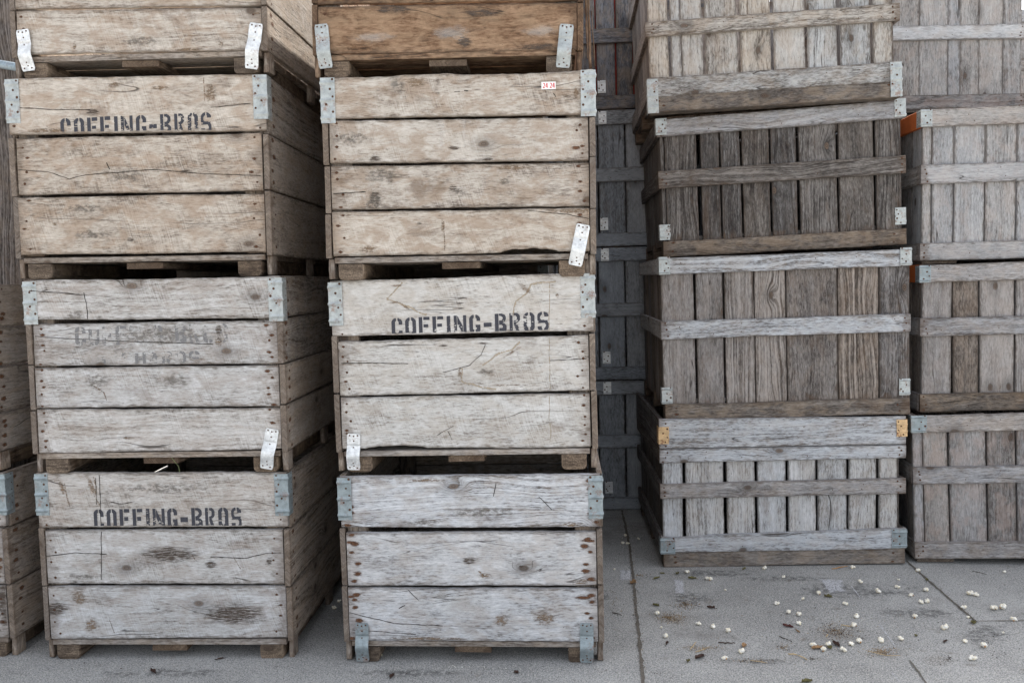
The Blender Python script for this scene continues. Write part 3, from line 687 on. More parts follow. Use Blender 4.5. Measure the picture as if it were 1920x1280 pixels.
crate_a('fruit_crate', 'greyed crate second from the ground, leftmost front stack, two lines of faint worn lettering',
  (-2.236, 3.249, .034, -.009, .796), .801, GREYTAN, SIDE, (64, 526, 500, 519), (72, 850, 525, 841),
  [(601, 607, 597, 600), (687, 689, 682, 684), (765, 767, 762, 764)], nails=5, rust=.010,
  straps=[(512, 803, 500, 878)],
  marks=[(2, 140, 590, 30, 18), (2, 300, 630, 160, 30), (3, 410, 640, 14, 14), (2, 180, 715, 40, 30), (2, 330, 712, 40, 22), (4, 470, 800, 70, 20), (3, 240, 820, 20, 5), (1, 410, 618, 10, 16)],
  lines=[(6, 1.3, [(158, 548), (164, 580), (165, 598)]), (6, 1., [(58, 545), (150, 552)]), (6, 1.2, [(60, 630), (110, 634), (240, 640), (400, 645)]), (3, 5, [(170, 720), (195, 735), (200, 750)])], text=[('COFFING BROS', (140, 612), (432, 605), 36, .50, INKF), ('ORCHARDS', (178, 660), (380, 657), 27, .45, INKF, .0021)])
crate_a('fruit_crate', 'tan crate third from the ground in the leftmost front stack, with worn black lettering',
  (-2.278, 3.281, .045, -.012, 1.597), .809, TAN, SIDE, (33, 147, 474, 139), (35, 478, 497, 472),
  [(253, 259, 246, 249), (366, 370, 359, 362)], nails=4, rust=.009,
  
  marks=[(3, 215, 160, 26, 10, .2), (3, 300, 165, 30, 8), (1, 175, 210, 18, 10), (2, 160, 390, 60, 14), (2, 240, 330, 60, 24), (3, 395, 175, 18, 30), (2, 175, 440, 60, 20), (3, 105, 420, 10, 6), (1, 350, 322, 22, 5), (1, 245, 450, 10, 7), (3, 90, 245, 60, 8)],
  lines=[(6, 1.2, [(33, 202), (100, 206), (170, 206)]), (6, 1.2, [(395, 202), (470, 194)]), (6, 1.1, [(28, 318), (90, 322), (130, 336), (160, 328), (290, 318), (380, 326), (490, 330)]), (3, 3, [(382, 145), (384, 190)]), (6, 1.5, [(200, 305), (206, 318)])], text=[('COFFING-BROS', (114, 222), (402, 209), 40, .06, INK, .0021, .001)])
crate_a('fruit_crate', 'topmost crate of the leftmost front stack, with two whitish metal straps on its lower corners',
  (-2.251, 3.299, .015, -.015, 2.406), .79, TAN, SIDE, (24, -232, 492, -250), (37, 102, 497, 94),
  [(-95, -92, -100, -97), (18, 20, 11, 14)], nails=3, rust=.008,
  straps=[(44, 57, 56, 134), (482, 45, 472, 130)],
  marks=[(3, 140, 85, 6, 16), (3, 415, 84, 8, 14), (2, 260, 78, 60, 16), (3, 350, 94, 50, 5), (3, 480, 26, 20, 4)])
crate_a('fruit_crate', 'silvery crate at the bottom of the second front stack, steel straps at its feet',
  (-.969, 3.266, .013, -.003, 0), .778, PALE, SIDE, (657, 893, 1100, 889), (652, 1200, 1120, 1202),
  [(989, 996, 989, 996), (1098, 1101, 1098, 1102)], nails=6, rust=.019,
  straps=[(679, 1166, 681, 1238, GALVB), (1100, 1166, 1100, 1240, GALVB)],
  marks=[(3, 1020, 1158, 34, 24), (3, 940, 1162, 22, 20), (1, 880, 1050, 22, 12), (3, 910, 1078, 22, 8), (2, 900, 960, 120, 16), (3, 1070, 982, 30, 9), (3, 1090, 1090, 26, 8), (3, 800, 900, 60, 6), (4, 860, 1130, 160, 40), (3, 800, 1196, 130, 5), (2, 790, 980, 60, 10), (0, 1104, 1013, 22, 5), (0, 660, 1016, 20, 5), (0, 1094, 1119, 24, 5), (0, 656, 1196, 18, 6), (0, 655, 1118, 18, 4)], lines=[(6, 1.2, [(655, 1148), (740, 1168), (830, 1172)]), (6, 1., [(660, 1180), (780, 1188)]), (6, 1.1, [(930, 905), (925, 930)]), (6, 1.1, [(1010, 930), (1035, 955)]), (3, 4, [(897, 1070), (910, 1080)]), (6, 1.3, [(748, 1140), (760, 1134)]), (6, 1., [(765, 1105), (785, 1125)])], galv=GALVB)
B2 = crate_a('fruit_crate', 'pale buff crate second from the ground in the second front stack, clear black lettering',
  (-.979, 3.303, -.002, .004, .778), .783, TAN2, SIDE, (640, 527, 1088, 511), (640, 841, 1112, 838),
  [(631, 640, 621, 627), (743, 745, 733, 736)], nails=6, rust=.007,
  straps=[(664, 812, 664, 880)],
  chips=[(2, 0, .10, .34, .011)],
  marks=[(3, 985, 540, 10, 24, .9), (3, 862, 700, 6, 22), (3, 745, 535, 16, 4), (1, 905, 643, 20, 3), (1, 830, 648, 16, 3), (3, 1045, 553, 6, 8), (2, 910, 697, 30, 10), (3, 740, 567, 16, 4), (3, 960, 660, 30, 5, .5), (3, 760, 575, 20, 4, -.6), (3, 945, 722, 60, 3)],
  lines=[(6, 1.3, [(634, 681), (700, 680), (765, 682)]), (6, 1.2, [(1030, 676), (1105, 672)]), (5, 5, [(1042, 527), (995, 533), (985, 550), (967, 565), (963, 590)]), (5, 5, [(975, 640), (960, 655), (930, 665), (905, 685)]), (5, 5, [(865, 690), (866, 715), (900, 723), (930, 731)]), (6, 1., [(910, 645), (902, 665), (880, 685), (830, 698)]), (5, 5, [(755, 530), (725, 560), (760, 575), (800, 590)]), (5, 2.5, [(1030, 530), (1030, 620), (1031, 830)]), (6, 1., [(840, 808), (848, 825)]), (6, 1., [(820, 815), (850, 798)])], text=[('COFFING-BROS', (734, 595.5), (1034, 582.5), 36, -.02, INK)])
B3 = crate_a('fruit_crate', 'stained buff crate in the second front stack, small white number sticker near its corner',
  (-.972, 3.252, .024, -.010, 1.56), .793, STAINED, SIDE, (627, 144, 1090, 130), (616, 480, 1108, 471),
  [(223, 226, 215, 219), (307, 311, 301, 304), (395, 397, 387, 389)], nails=4, rust=.009,
  straps=[(1094, 421, 1078, 498)],
  lines=[(6, 1.4, [(619, 364), (650, 362), (686, 360)]), (6, 1.2, [(990, 395), (1060, 402), (1104, 410)]), (3, 4, [(832, 415), (834, 470)]), (6, 1.5, [(852, 172), (862, 172)]), (6, 1.5, [(870, 170), (878, 171)]), (6, 1.4, [(1038, 175), (1042, 182)])], chips=[(0, 1, .48, .98, .010), (0, 1, .0, .3, .004), (3, 0, .66, .88, .013)],
  marks=[(1, 704, 298, 18, 9), (1, 703, 372, 16, 24), (1, 852, 278, 18, 5), (2, 715, 330, 60, 28), (2, 858, 360, 26, 16), (1, 850, 352, 12, 8), (2, 946, 340, 16, 12), (1, 912, 299, 22, 6), (3, 960, 314, 60, 8), (2, 745, 160, 26, 30, .5), (3, 780, 155, 30, 16), (2, 700, 380, 30, 30), (3, 1080, 395, 90, 8), (3, 1080, 175, 8, 22), (3, 692, 468, 30, 12), (1, 786, 419, 8, 4), (2, 660, 260, 60, 20), (4, 828, 240, 12, 90), (4, 870, 240, 8, 70), (3, 830, 425, 5, 22), (0, 1080, 277, 12, 6)])
crate_a('fruit_crate', 'dark brown water-stained crate at the top of the second front stack',
  (-1.005, 3.283, .023, -.017, 2.353), .79, BROWN, BROWN, (598, -252, 1080, -262), (600, 102, 1085, 93),
  [(-105, -102, -110, -106), (9, 12, 1, 5)], nails=3, rust=.008,
  straps=[(603, 47, 612, 129, GALV), (1063, 47, 1055, 128, GALV)],
  marks=[(4, 850, 62, 70, 26), (4, 1010, 58, 60, 20), (1, 900, 25, 60, 12), (4, 700, 70, 70, 18), (1, 1010, 88, 60, 10), (1, 870, 78, 22, 18), (1, 740, 18, 60, 14)], deckm=BROWN)
# sticker on the third crate of the second stack
def sticker():
    T = B3[2]; (x0, z1), (x1, _), (_, z0) = T(1015, 154), T(1042, 153), T(1015, 168)
    bd = B3[1][0]; mb = MB()
    n = 4; g = []
    for j in range(2):
        for i in range(n+1):
            a, b = bd.inv(x0+(x1-x0)*i/n, z0+(z1-z0)*j); g.append(mb.vert(bd.at(a, b, .0022+.0006*math.sin(i))))
    for i in range(n): mb.face([g[i], g[i+1], g[n+2+i], g[n+1+i]])
    b0 = [mb.vert(Vector(mb.v[q])+Vector((0, .0012, 0))) for q in g]
    for i in range(n): mb.face([b0[i], b0[n+1+i], b0[n+2+i], b0[i+1]])
    o = mb.build('price_sticker', PAPER, B3[0])
    lettering(o, T, [bd], '24', (1018, 156), (1028.5, 155.6), 9.5, -9, REDI, .0009, name='red_digits', off=.0034)
    lettering(o, T, [bd], '24', (1031, 155.6), (1041.5, 155.2), 9.5, -9, REDI, .0009, name='red_digits', off=.0034)
sticker()

# --- far left stack, mostly outside the picture
def crate_plain(label, P, h, wm, sm, nb=3, **k):
    """same bin with evenly cut boards, given in local heights"""
    M, T = pose(*P); inv = M
    def px(x, z):
        p = M @ Vector((x, 0, z)); d = p-EYE; w = d.dot(cf); return (CX+F*d.dot(c_r)/w, CY-F*d.dot(c_u)/w)
    top = px(0, h-.003)+px(AW, h-.003); bot = px(0, .09)+px(AW, .09); s = []
    for i in range(1, nb):
        z = .09+(h-.09)*(nb-i)/nb+random.uniform(-.012, .012); a, b = px(0, z+.002), px(0, z-.002); c, d = px(AW, z+.002), px(AW, z-.002); s.append((a[1], b[1], c[1], d[1]))
    return crate_a('fruit_crate', label, P, h, wm, sm, top, bot, s, **k)
crate_plain('nail-stained bottom crate of the stack cut off by the left edge of the photo', (-3.462, 3.27, .02, -.004, 0), .80, GREYTAN, SIDE, 3, rust=.016, nails=6, galv=GALVB,
  marks=[(1, 8, 1120, 20, 90)])
crate_plain('upper brown crate of the stack cut off by the left edge of the photo', (-3.475, 3.27, .02, -.004, .80), .79, TAN, SIDE, 4, rust=.014, nails=5, galv=GALVB)
# --- added second row behind the front stacks: blocks sky light between feet and boards
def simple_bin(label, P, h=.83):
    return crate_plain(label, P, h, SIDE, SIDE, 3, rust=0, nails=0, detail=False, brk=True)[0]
proto = None
for x0 in (-2.30, -1.215):
    for lv in range(4):
        lab = 'added crate in the row behind the two front stacks, blocking sky through their gaps'
        if proto is None: o = proto = simple_bin(lab, (x0, 4.60, .0, 0, 0))
        else: o = copy_tree(proto)
        o.matrix_world = Matrix.Translation((x0+random.uniform(-.02, .02), 4.545+random.uniform(0, .012), lv*.8305)) @ Matrix.Rotation(random.uniform(-.01, .01), 4, 'Z')
        tag(o, lab, 'crate', 'added crates behind the front stacks')

# --- third stack (slatted, middle)
P = (.432, 4.40, .035, .004, 0); T = pose(*P)[1]
crate_b('slatted_crate', 'pale grey slatted crate at the foot of the middle slatted stack, rusty yellow corner plates', P, .784, SILVER, BATT,
  [(1243, 1281), (1286, 1358), (1363, 1416), (1421, 1474), (1479, 1530), (1534, 1588), (1592, 1643), (1648, 1683)], 970,
  [bat(T, (1237, 786), (1695, 780), (1237, 841), (1695, 832), (0, BW), GREY, ((1, .0, .97, -.0),)),
   bat(T, (1237, 842), (1695, 834), (1237, 868), (1695, 858), (0, BW), GREY),
   bat(T, (1238, 908), (1695, 896), (1238, 935), (1695, 925)),
   bat(T, (1238, 1006), (1695, 990), (1238, 1036), (1695, 1028), (0, BW), GREY, ((1, .0, .2, .009),))],
  brks=[(-1, -.002, .052, T(1240, 832)[1], T(1240, 800)[1], RUSTY, -.004, (.3,), .004), (1, BW-.052, BW+.002, T(1690, 818)[1], T(1690, 786)[1], RUSTY, -.004, (.3, .7), .004),
        (-1, -.002, .075, T(1240, 1038)[1], T(1240, 1008)[1], GALVB, -.004, (.12, .85)), (1, BW-.075, BW+.002, T(1690, 1026)[1], T(1690, 991)[1], GALVB, -.004, (.12, .85))],
  notch=BEAM, side_m=DARKW)  # side walls in darker wood: their shade is put into the colour
P = (.453, 4.42, .020, .010, .784); T = pose(*P)[1]
crate_b('slatted_crate', 'brown-grey knotty slatted crate second from the ground in the middle slatted stack', P, .859, GREYB, GREY,
  [(1243, 1304), (1307.5, 1358), (1361, 1416), (1416.6, 1475), (1476, 1571), (1571.8, 1648), (1648.8, 1706)], 700,
  [bat(T, (1237, 484), (1713, 467), (1237, 515), (1713, 498)),
   bat(T, (1239, 603), (1712, 588), (1239, 637), (1712, 621))],
  brks=[(-1, -.002, .055, T(1240, 515)[1], T(1240, 482)[1], GALV, -.004, (.12, .9)), (1, BW-.055, BW+.002, T(1700, 497)[1], T(1700, 464)[1], GALV, -.004, (.12, .9)),
        (-1, .0, .055, T(1245, 758)[1], T(1245, 727)[1], GALV, .016, (.12, .9)), (1, BW-.055, BW-.0, T(1700, 741)[1], T(1700, 710)[1], GALV, .016, (.12, .9))])
P = (.467, 4.535, .008, .026, 1.643); T = pose(*P)[1]
crate_b('slatted_crate', 'darkest charcoal-brown slatted crate, third from the ground in the middle slatted stack', P, .748, DARKW, DARKW,
  [(1250, 1310), (1317, 1352), (1354.5, 1391), (1394.5, 1445), (1448.5, 1496), (1501, 1571), (1575, 1640), (1644.5, 1692)], 400,
  [bat(T, (1227, 225), (1697, 187), (1227, 257), (1697, 221), (0, BW), BATT),
   bat(T, (1233, 321), (1700, 291), (1233, 354), (1700, 324), (0, BW))],
  brks=[(-1, -.002, .055, T(1230, 254)[1], T(1230, 223)[1], GALV, -.004, (.1,), .006), (1, BW-.055, BW+.002, T(1690, 219)[1], T(1690, 185)[1], GALV, -.004, (.1,), .005),
        (-1, -.0, .055, T(1245, 450)[1], T(1245, 421)[1], GALV, .016, (.2,), .006), (1, BW-.055, BW-.0, T(1700, 420)[1], T(1700, 388)[1], GALV, .016, (.2,), .006)])
P = (.402, 4.465, .001, .024, 2.39); T = pose(*P)[1]
crate_b('slatted_crate', 'light tan-grey slatted crate topping the middle slatted stack, long galvanised corner plates', P, .84, LITE, LITE,
  [(1216, 1254), (1258.5, 1277), (1277.8, 1318), (1323, 1383), (1389, 1446), (1452, 1510), (1515, 1570), (1577, 1633.5), (1637.5, 1674)], 90,
  [bat(T, (1212, 42), (1685, 6), (1212, 69), (1685, 38), (0, BW), LITE),
   bat(T, (1217, 147), (1690, 115), (1217, 183), (1690, 152), (0, BW), LITE),
   (.735, .815, .735, .815, (0, BW))],
  brks=[(-1, .0, .056, T(1222, 213)[1], T(1222, 149)[1], GALV, -.0045, (.15, .5, .85)), (1, BW-.056, BW, T(1690, 181)[1], T(1690, 116)[1], GALV, -.0045, (.15, .5, .85))], side_m=GREYB)  # darker side and back slats paint shade into the slat gaps
# --- fourth stack (slatted, right, cut by the frame)
P = (1.762, 4.461, -.063, .030, 0); T = pose(*P)[1]
dx = lambda a, b: (a, b)
crate_b('slatted_crate', 'brown-mauve slatted crate on the ground at the foot of the right slatted stack', P, .788, PINKW, BATT,
  [(1713, 1732), (1732.6, 1779), (1781.5, 1850), (1852.5, 1905.5), (1907.5, 1960), (1963, 2020), (2024, 2070), (2074, 2130), (2134, 2185)], 950,
  [bat(T, (1706, 780), (1920, 777), (1706, 811), (1920, 809)), bat(T, (1711, 876), (1920, 875), (1711, 908), (1920, 906)), bat(T, (1711, 1017), (1920, 1016), (1711, 1048), (1920, 1046))],
  beam=False, brks=[(-1, -.002, .075, T(1712, 811)[1], T(1712, 779)[1], GALVB, -.004, (.12, .88))])
P = (1.804, 4.522, -.016, .007, .788); T = pose(*P)[1]
crate_b('slatted_crate', 'dark brown slatted crate in the middle of the right slatted stack', P, .785, GREYB, BATT,
  [(1728, 1784), (1786.5, 1834), (1836.5, 1901), (1903.5, 1960), (1963, 2020), (2024, 2070), (2074, 2130), (2134, 2185)], 680,
  [bat(T, (1722, 497), (1920, 491), (1722, 530), (1920, 525)), bat(T, (1726, 597), (1920, 593), (1726, 631), (1920, 627)), bat(T, (1727, 739), (1920, 735), (1727, 772), (1920, 768), (0, BW), BEAM)],
  beam=False, paint=ORANGE, brks=[(-1, -.002, .055, T(1725, 530)[1], T(1725, 498)[1], GALVB, -.004, (.12, .9))])
P = (1.822, 4.583, -.003, -.002, 1.573); T = pose(*P)[1]
crate_b('slatted_crate', 'light mauve-grey crate topping the right slatted stack, orange painted batten on its side', P, .804, MAUVE, MAUVE,
  [(1728, 1745.5), (1746.5, 1787), (1788.5, 1845), (1846.5, 1904), (1905.5, 1960), (1963, 2020), (2024, 2070), (2074, 2130), (2134, 2185)], 400,
  [bat(T, (1728, 206), (1920, 198), (1728, 238), (1920, 232)), bat(T, (1730, 309), (1920, 304), (1730, 345), (1920, 339)), bat(T, (1727, 456), (1920, 450), (1727, 489), (1920, 484))],
  beam=False, paint=ORANGE, brks=[(-1, -.002, .055, T(1728, 238)[1], T(1728, 206)[1], GALV, -.004, (.12, .9))])

# --- stack in the alley behind (only a strip of it shows)
def slb(x0s, h=.87):
    return x0s
z = 0
EH = [.871, .876, .880, .86]; EX = [.267-.62, .284-.65, .307-.66, .30-.66]
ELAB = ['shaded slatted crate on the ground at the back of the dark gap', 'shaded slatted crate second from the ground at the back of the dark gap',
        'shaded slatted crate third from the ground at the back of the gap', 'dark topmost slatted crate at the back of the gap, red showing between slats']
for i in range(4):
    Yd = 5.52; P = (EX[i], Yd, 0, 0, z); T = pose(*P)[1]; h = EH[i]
    def pr(px, zz): return zz
    xs = [T(p, 700-240*i, .021)[0] for p in ((1171, 1171, 1171, 1152)[i],)]
    s = []; x = xs[0]-.003; wds = (.13, .17, .15, .16, .14)
    k = 0; w0 = .17 if i != 3 else .12
    left = x; sl = []
    while left > .15: sl.append((left-w0, left)); left -= w0+.006; w0 = random.choice(wds)
    if left > .03: sl.append((.021, left))
    left = x+(.008 if i == 3 else .006); w0 = .15 if i != 3 else .105
    while left < BW-.15: sl.append((left, left+w0)); left += w0+(.006 if i != 3 else .010); w0 = random.choice(wds)
    sl.append((left, BW-.021))
    gl = WHITEM
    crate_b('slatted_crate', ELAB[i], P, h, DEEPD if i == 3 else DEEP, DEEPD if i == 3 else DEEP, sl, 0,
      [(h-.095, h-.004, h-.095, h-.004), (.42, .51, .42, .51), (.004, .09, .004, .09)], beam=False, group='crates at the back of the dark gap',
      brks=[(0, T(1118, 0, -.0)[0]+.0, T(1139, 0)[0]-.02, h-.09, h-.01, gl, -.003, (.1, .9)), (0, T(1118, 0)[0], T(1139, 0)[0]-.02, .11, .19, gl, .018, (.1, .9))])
    z += h
mb = MB(); box(mb, 0, .42, 0, .02, 0, .74, axis='x', seg=.3)
o = mb.build('red_panel', plain('red_paint', (.32, .035, .025), .6)); o.location = (.05, 5.60, 2.66)
# a plain stack to carry the red panel is the hidden crate behind
tag(o, 'red painted panel inside the dark topmost crate, seen as thin red lines between its slats', 'panel')

# --- back stack at upper right
proto = None
FL = ['pale weathered slatted crate standing against the sky at upper right', 'weathered slatted crate behind the right stack']
z = 0
for i in range(4):
    P = (1.60, 5.62, .0, .004, z); T = pose(*P)[1]; h = .84
    if i == 3:
        z4 = z
        crate_b('slatted_crate', 'pale mauve slatted crate behind the right stack, reaching the photo\'s top edge', P, .86, MAUVE, GREY,
          [(1560, 1602), (1602, 1669), (1669, 1723.5), (1723.5, 1777), (1777, 1799.5), (1799.5, 1835), (1835, 1880), (1880, 1915)], 120,
          [bat(T, (1675, 45), (1918, 45), (1675, 72), (1918, 72)), bat(T, (1690, 176), (1915, 175), (1690, 203), (1915, 202), (0, BW), PINKW), (.77, .85, .77, .85)], beam=False, inset=0., group='crates behind the right stack')
    elif i == 2:
        crate_b('slatted_crate', 'weathered slatted crate of the back row in the narrow gap left of the orange batten', P, h, PINKW, BATT,
          [(1560, 1600), (1603, 1660), (1664, 1715), (1717, 1776), (1779, 1798), (1801, 1834), (1837, 1879), (1881, 1907)], 330,
          [(.745, .835, .745, .835), (.40, .49, .40, .49), (.004, .09, .004, .09)], beam=False, group='crates behind the right stack')
    else:
        if proto is None:
            proto = crate_b('slatted_crate', 'x', P, h, PINKW, BATT, [(a*.15+.021, a*.15+.168) for a in range(8)], 0,
              [(.745, .835, .745, .835), (.40, .49, .40, .49), (.004, .09, .004, .09)], beam=False)[0]; o = proto
        else: o = copy_tree(proto); o.matrix_world = Matrix.Translation((1.61, 5.63, z))
        tag(o, 'weathered slatted crate in the shadows low behind the right stack', 'crate', 'low crates of the back row')
    z += h
z = 0
for i in range(4):
    o = copy_tree(proto); o.matrix_world = Matrix.Translation((2.47, 6.85, z)) @ Matrix.Rotation(-.005, 4, 'Z') @ Matrix.Diagonal((1, 1, 1.045, 1)); z += .879
    tag(o, 'grey crate in the stack at the far right edge, barely showing beside the sky' if i == 3 else 'crate of the far stack at the right edge, behind the pale mauve crate', 'crate', 'crates of the far right stack')

for x0, nl in ((-2.9, 5), (-1.55, 5), (-.22, 5), (1.12, 5)):  # farthest row, added to block sky light leaking through the crates
    z = 0
    for i in range(nl):
        o = copy_tree(proto); o.matrix_world = Matrix.Translation((x0+random.uniform(-.02, .02), 6.85+random.uniform(-.03, .03), z)) @ Matrix.Rotation(random.uniform(-.015, .015), 4, 'Z'); z += .842
        tag(o, 'added slatted crate in the farthest row, keeping sky out of the gaps', 'crate', 'added slatted crates of the farthest row')
# ------------------------------------------------------------------ pole and pipe at far left
mb = MB(); n = 40; ns = 20; cxp, cyp, R = -3.19, 4.62, .175; rg = []
for j in range(n+1):
    zz = 5.6*j/n; row = []
    for i in range(ns):
        t = 2*math.pi*i/ns; rr = R*(1-.02*zz/5)+.006*noise.noise((math.cos(t)*2.5, math.sin(t)*2.5, zz*.6))+.003*noise.noise((math.cos(t)*9, math.sin(t)*9, zz*.5))
        row.append(mb.vert((cxp+rr*math.cos(t), cyp+rr*math.sin(t), zz)))
    rg.append(row)
for j in range(n):
    for i in range(ns):
        k = (i+1) % ns; a = 5.6/n
        mb.face([rg[j][i], rg[j][k], rg[j+1][k], rg[j+1][i]], 0, [(j*a, i*.055), (j*a, (i+1)*.055), ((j+1)*a, (i+1)*.055), ((j+1)*a, i*.055)], [(1, 1)]*4, [(1, 1)]*4)
mb.face(rg[-1], 1)
POLE = pair('pole_wood', light=(.24, .215, .20), mid=(.105, .09, .082), dark=(.03, .025, .022), saw=.0, st_amt=.4, grain=1.0, fib=.6, knots=.1, warm=(.2, .15, .11), vertical_streak=.4)
tag(mb.build('utility_pole', POLE, smooth=True), 'grey-brown round wooden pole rising behind the stack at the left edge', 'pole')
def tube(mb, pts, r, m=0, k=10):
    pts = [Vector(p) for p in pts]; rows = []
    for i, p in enumerate(pts):
        d = (pts[min(i+1, len(pts)-1)]-pts[max(i-1, 0)]).normalized(); u = d.orthogonal().normalized(); v = d.cross(u)
        rows.append([mb.vert(p+(u*math.cos(2*math.pi*j/k)+v*math.sin(2*math.pi*j/k))*(r if not isinstance(r, list) else r[i])) for j in range(k)])
    for i in range(len(rows)-1):
        for j in range(k): mb.face([rows[i][j], rows[i][(j+1) % k], rows[i+1][(j+1) % k], rows[i+1][j]], m)
    mb.face(rows[0][::-1], m); mb.face(rows[-1], m)
mb = MB(); a, b = onY(8, 122, 4.42), onY(46, 129, 4.36); tube(mb, [a+(a-b)*.5, a, b], .022, 0, 14); tube(mb, [b-(b-a)*.18, b-(b-a)*.02], .027, 0, 14)
tag(mb.build('metal_pipe', metal('pipe_grey', (.26, .32, .36), .15, .3), smooth=True), 'short blue-grey metal pipe beside the pole at the left edge', 'pipe')

# splintered laths beside the brown crate
mb = MB()
for (ax, ay, bx, by, w) in ((1101, -40, 1104, 128, .012), (1108, 20, 1113, 126, .008), (1095, -60, 1099, 110, .012)):
    p, q = onY(ax, ay, 3.62), onY(bx, by, 3.58)
    Board(p, q, q+Vector((w, .002, 0)), p+Vector((w*.6, 0, 0)), (0, -1, 0), .012, .003).emit(mb, .02)
tag(mb.build('broken_lath', BROWN), 'splintered wooden laths sticking up at the right edge of the dark brown crate', 'lath')

# ------------------------------------------------------------------ ground
q = N('concrete'); tc = q.n('ShaderNodeTexCoord').outputs['Object']
n0 = q.noise(tc, .8, 4, .6); n1 = q.noise(tc, 5, 5, .6); n2 = q.noise(tc, 60, 4, .7); n3 = q.noise(tc, 150, 4, .7)
vo = q.n('ShaderNodeTexVoronoi'); q.l(tc, vo.inputs['Vector']); vo.inputs['Scale'].default_value = 330
vc = q.sep(vo.outputs['Color'])[0]
t = q.math('ADD', q.math('MULTIPLY', n0, .5), q.math('ADD', q.math('MULTIPLY', n1, .35), q.math('MULTIPLY', n2, .15)))
c = q.mix(q.ss(t, .36, .64), (.20, .202, .197), (.345, .345, .335))
c = q.mix(q.math('MULTIPLY', q.ss(n3, .42, .68), .8), c, (.47, .455, .43)); c = q.mix(q.math('MULTIPLY', q.ss(n3, .5, .3), .85), c, (.10, .098, .095))
c = q.mix(q.math('MULTIPLY', q.math('GREATER_THAN', vc, .86), .5), c, (.60, .56, .50)); c = q.mix(q.math('MULTIPLY', q.math('LESS_THAN', vc, .10), .6), c, (.07, .065, .06))
st = q.ss(q.noise(tc, 1.6, 6, .7, .5), .54, .70); c = q.mix(q.math('MULTIPLY', st, .5), c, (.12, .105, .09))
st = q.ss(q.noise(q.comb(*[q.sep(tc)[0], q.sep(tc)[1], 4.]), 11, 5, .7, .3), .60, .72); c = q.mix(q.math('MULTIPLY', st, .55), c, (.13, .105, .08))
q.l(c, q.p.inputs['Base Color']); q.p.inputs['Roughness'].default_value = .92; q.p.inputs['Specular IOR Level'].default_value = .2
bp = q.n('ShaderNodeBump'); bp.inputs['Strength'].default_value = .5; bp.inputs['Distance'].default_value = .003
q.l(q.math('ADD', n3, q.math('MULTIPLY', n2, .8)), bp.inputs['Height']); q.l(bp.outputs[0], q.p.inputs['Normal'])
CONC = q.m
mb = MB(); mb.face([mb.vert(p) for p in ((-150, -150, 0), (150, -150, 0), (150, 150, 0), (-150, 150, 0))])
o = mb.build('pavement', CONC); tag(o, 'grey concrete pavement in front of the crate stacks', kind='structure')
JOINT = plain('joint_grit', (.12, .105, .088), .95, 0, 120, .8, .6)
def strip(mb, pts, w, zt=.004, m=0, jag=.35, uvs=False):
    P = []
    for i in range(len(pts)-1):
        a, b = Vector(pts[i]), Vector(pts[i+1]); k = max(2, int((b-a).length/.012))
        P += [a.lerp(b, j/k) for j in range(k)]
    P.append(Vector(pts[-1])); rows = []
    for i, p in enumerate(P):
        d = (P[min(i+1, len(P)-1)]-P[max(i-1, 0)]); d.z = 0; d.normalize(); s = Vector((-d.y, d.x, 0))
        wl = w*(.5+jag*noise.noise((p.x*22, p.y*22, 1))*1.6); wr = w*(.5+jag*noise.noise((p.x*22, p.y*22, 9))*1.6)
        rows.append((mb.vert((p+s*wl).to_3d()+Vector((0, 0, zt-p.z))), mb.vert((p-s*wr)+Vector((0, 0, zt-p.z)))))
    for i in range(len(rows)-1): mb.face([rows[i][0], rows[i][1], rows[i+1][1], rows[i+1][0]], m)
mb = MB()
strip(mb, [gp(1166, 957), gp(1180, 1020), gp(1188, 1085), gp(1196, 1170), gp(1208, 1300)], .012)
strip(mb, [gp(1700, 1052), gp(1760, 1105), gp(1800, 1140), gp(1832, 1167)], .009)
strip(mb, [gp(1832, 1165), gp(1990, 1162)], .005)
strip(mb, [gp(1705, 1238), gp(1722, 1260), gp(1742, 1290)], .006)
tag(mb.build('pavement_joint', JOINT), 'grit-filled joints between the concrete slabs', kind='structure')
# chalky marks on the concrete
CH = N('chalk'); tcc = CH.n('ShaderNodeTexCoord').outputs['Object']; nn = CH.noise(tcc, 170, 4, .7); nn2 = CH.noise(tcc, 24, 3, .6)
CH.p.inputs['Base Color'].default_value = (.62, .62, .64, 1); CH.p.inputs['Roughness'].default_value = .95
lox, loy, _ = CH.sep(CH.uv('lo')); rad = CH.math('MAXIMUM', CH.math('ABSOLUTE', lox), CH.math('ABSOLUTE', loy))
CH.l(CH.math('MULTIPLY', CH.math('MULTIPLY', CH.ss(nn, .36, .55), CH.ss(CH.math('ADD', rad, CH.math('MULTIPLY', CH.math('SUBTRACT', nn2, .5), .9)), .6, .95, 1, 0)), .75), CH.p.inputs['Alpha'])
mb = MB()
def gquad(mb, pts, zt=.003, m=0):
    P = [gp(*p) for p in pts]; mb.face([mb.vert((p.x, p.y, zt)) for p in P], m, None, [(-1, 1), (1, 1), (1, -1), (-1, -1)])
gquad(mb, [(1532, 1084), (1580, 1084), (1590, 1112), (1552, 1114)])
gquad(mb, [(1262, 1084), (1282, 1084), (1286, 1116), (1264, 1116)])
gquad(mb, [(1160, 1068), (1186, 1068), (1186, 1090), (1160, 1090)])
for a, b, c, d, w in ((1646, 1166, 1684, 1220, 1.6), (1670, 1258, 1690, 1282, 1.6), (1594, 1096, 1616, 1124, 1.2)):
    gquad(mb, [(a-w, b), (a+w, b), (c+w, d), (c-w, d)])
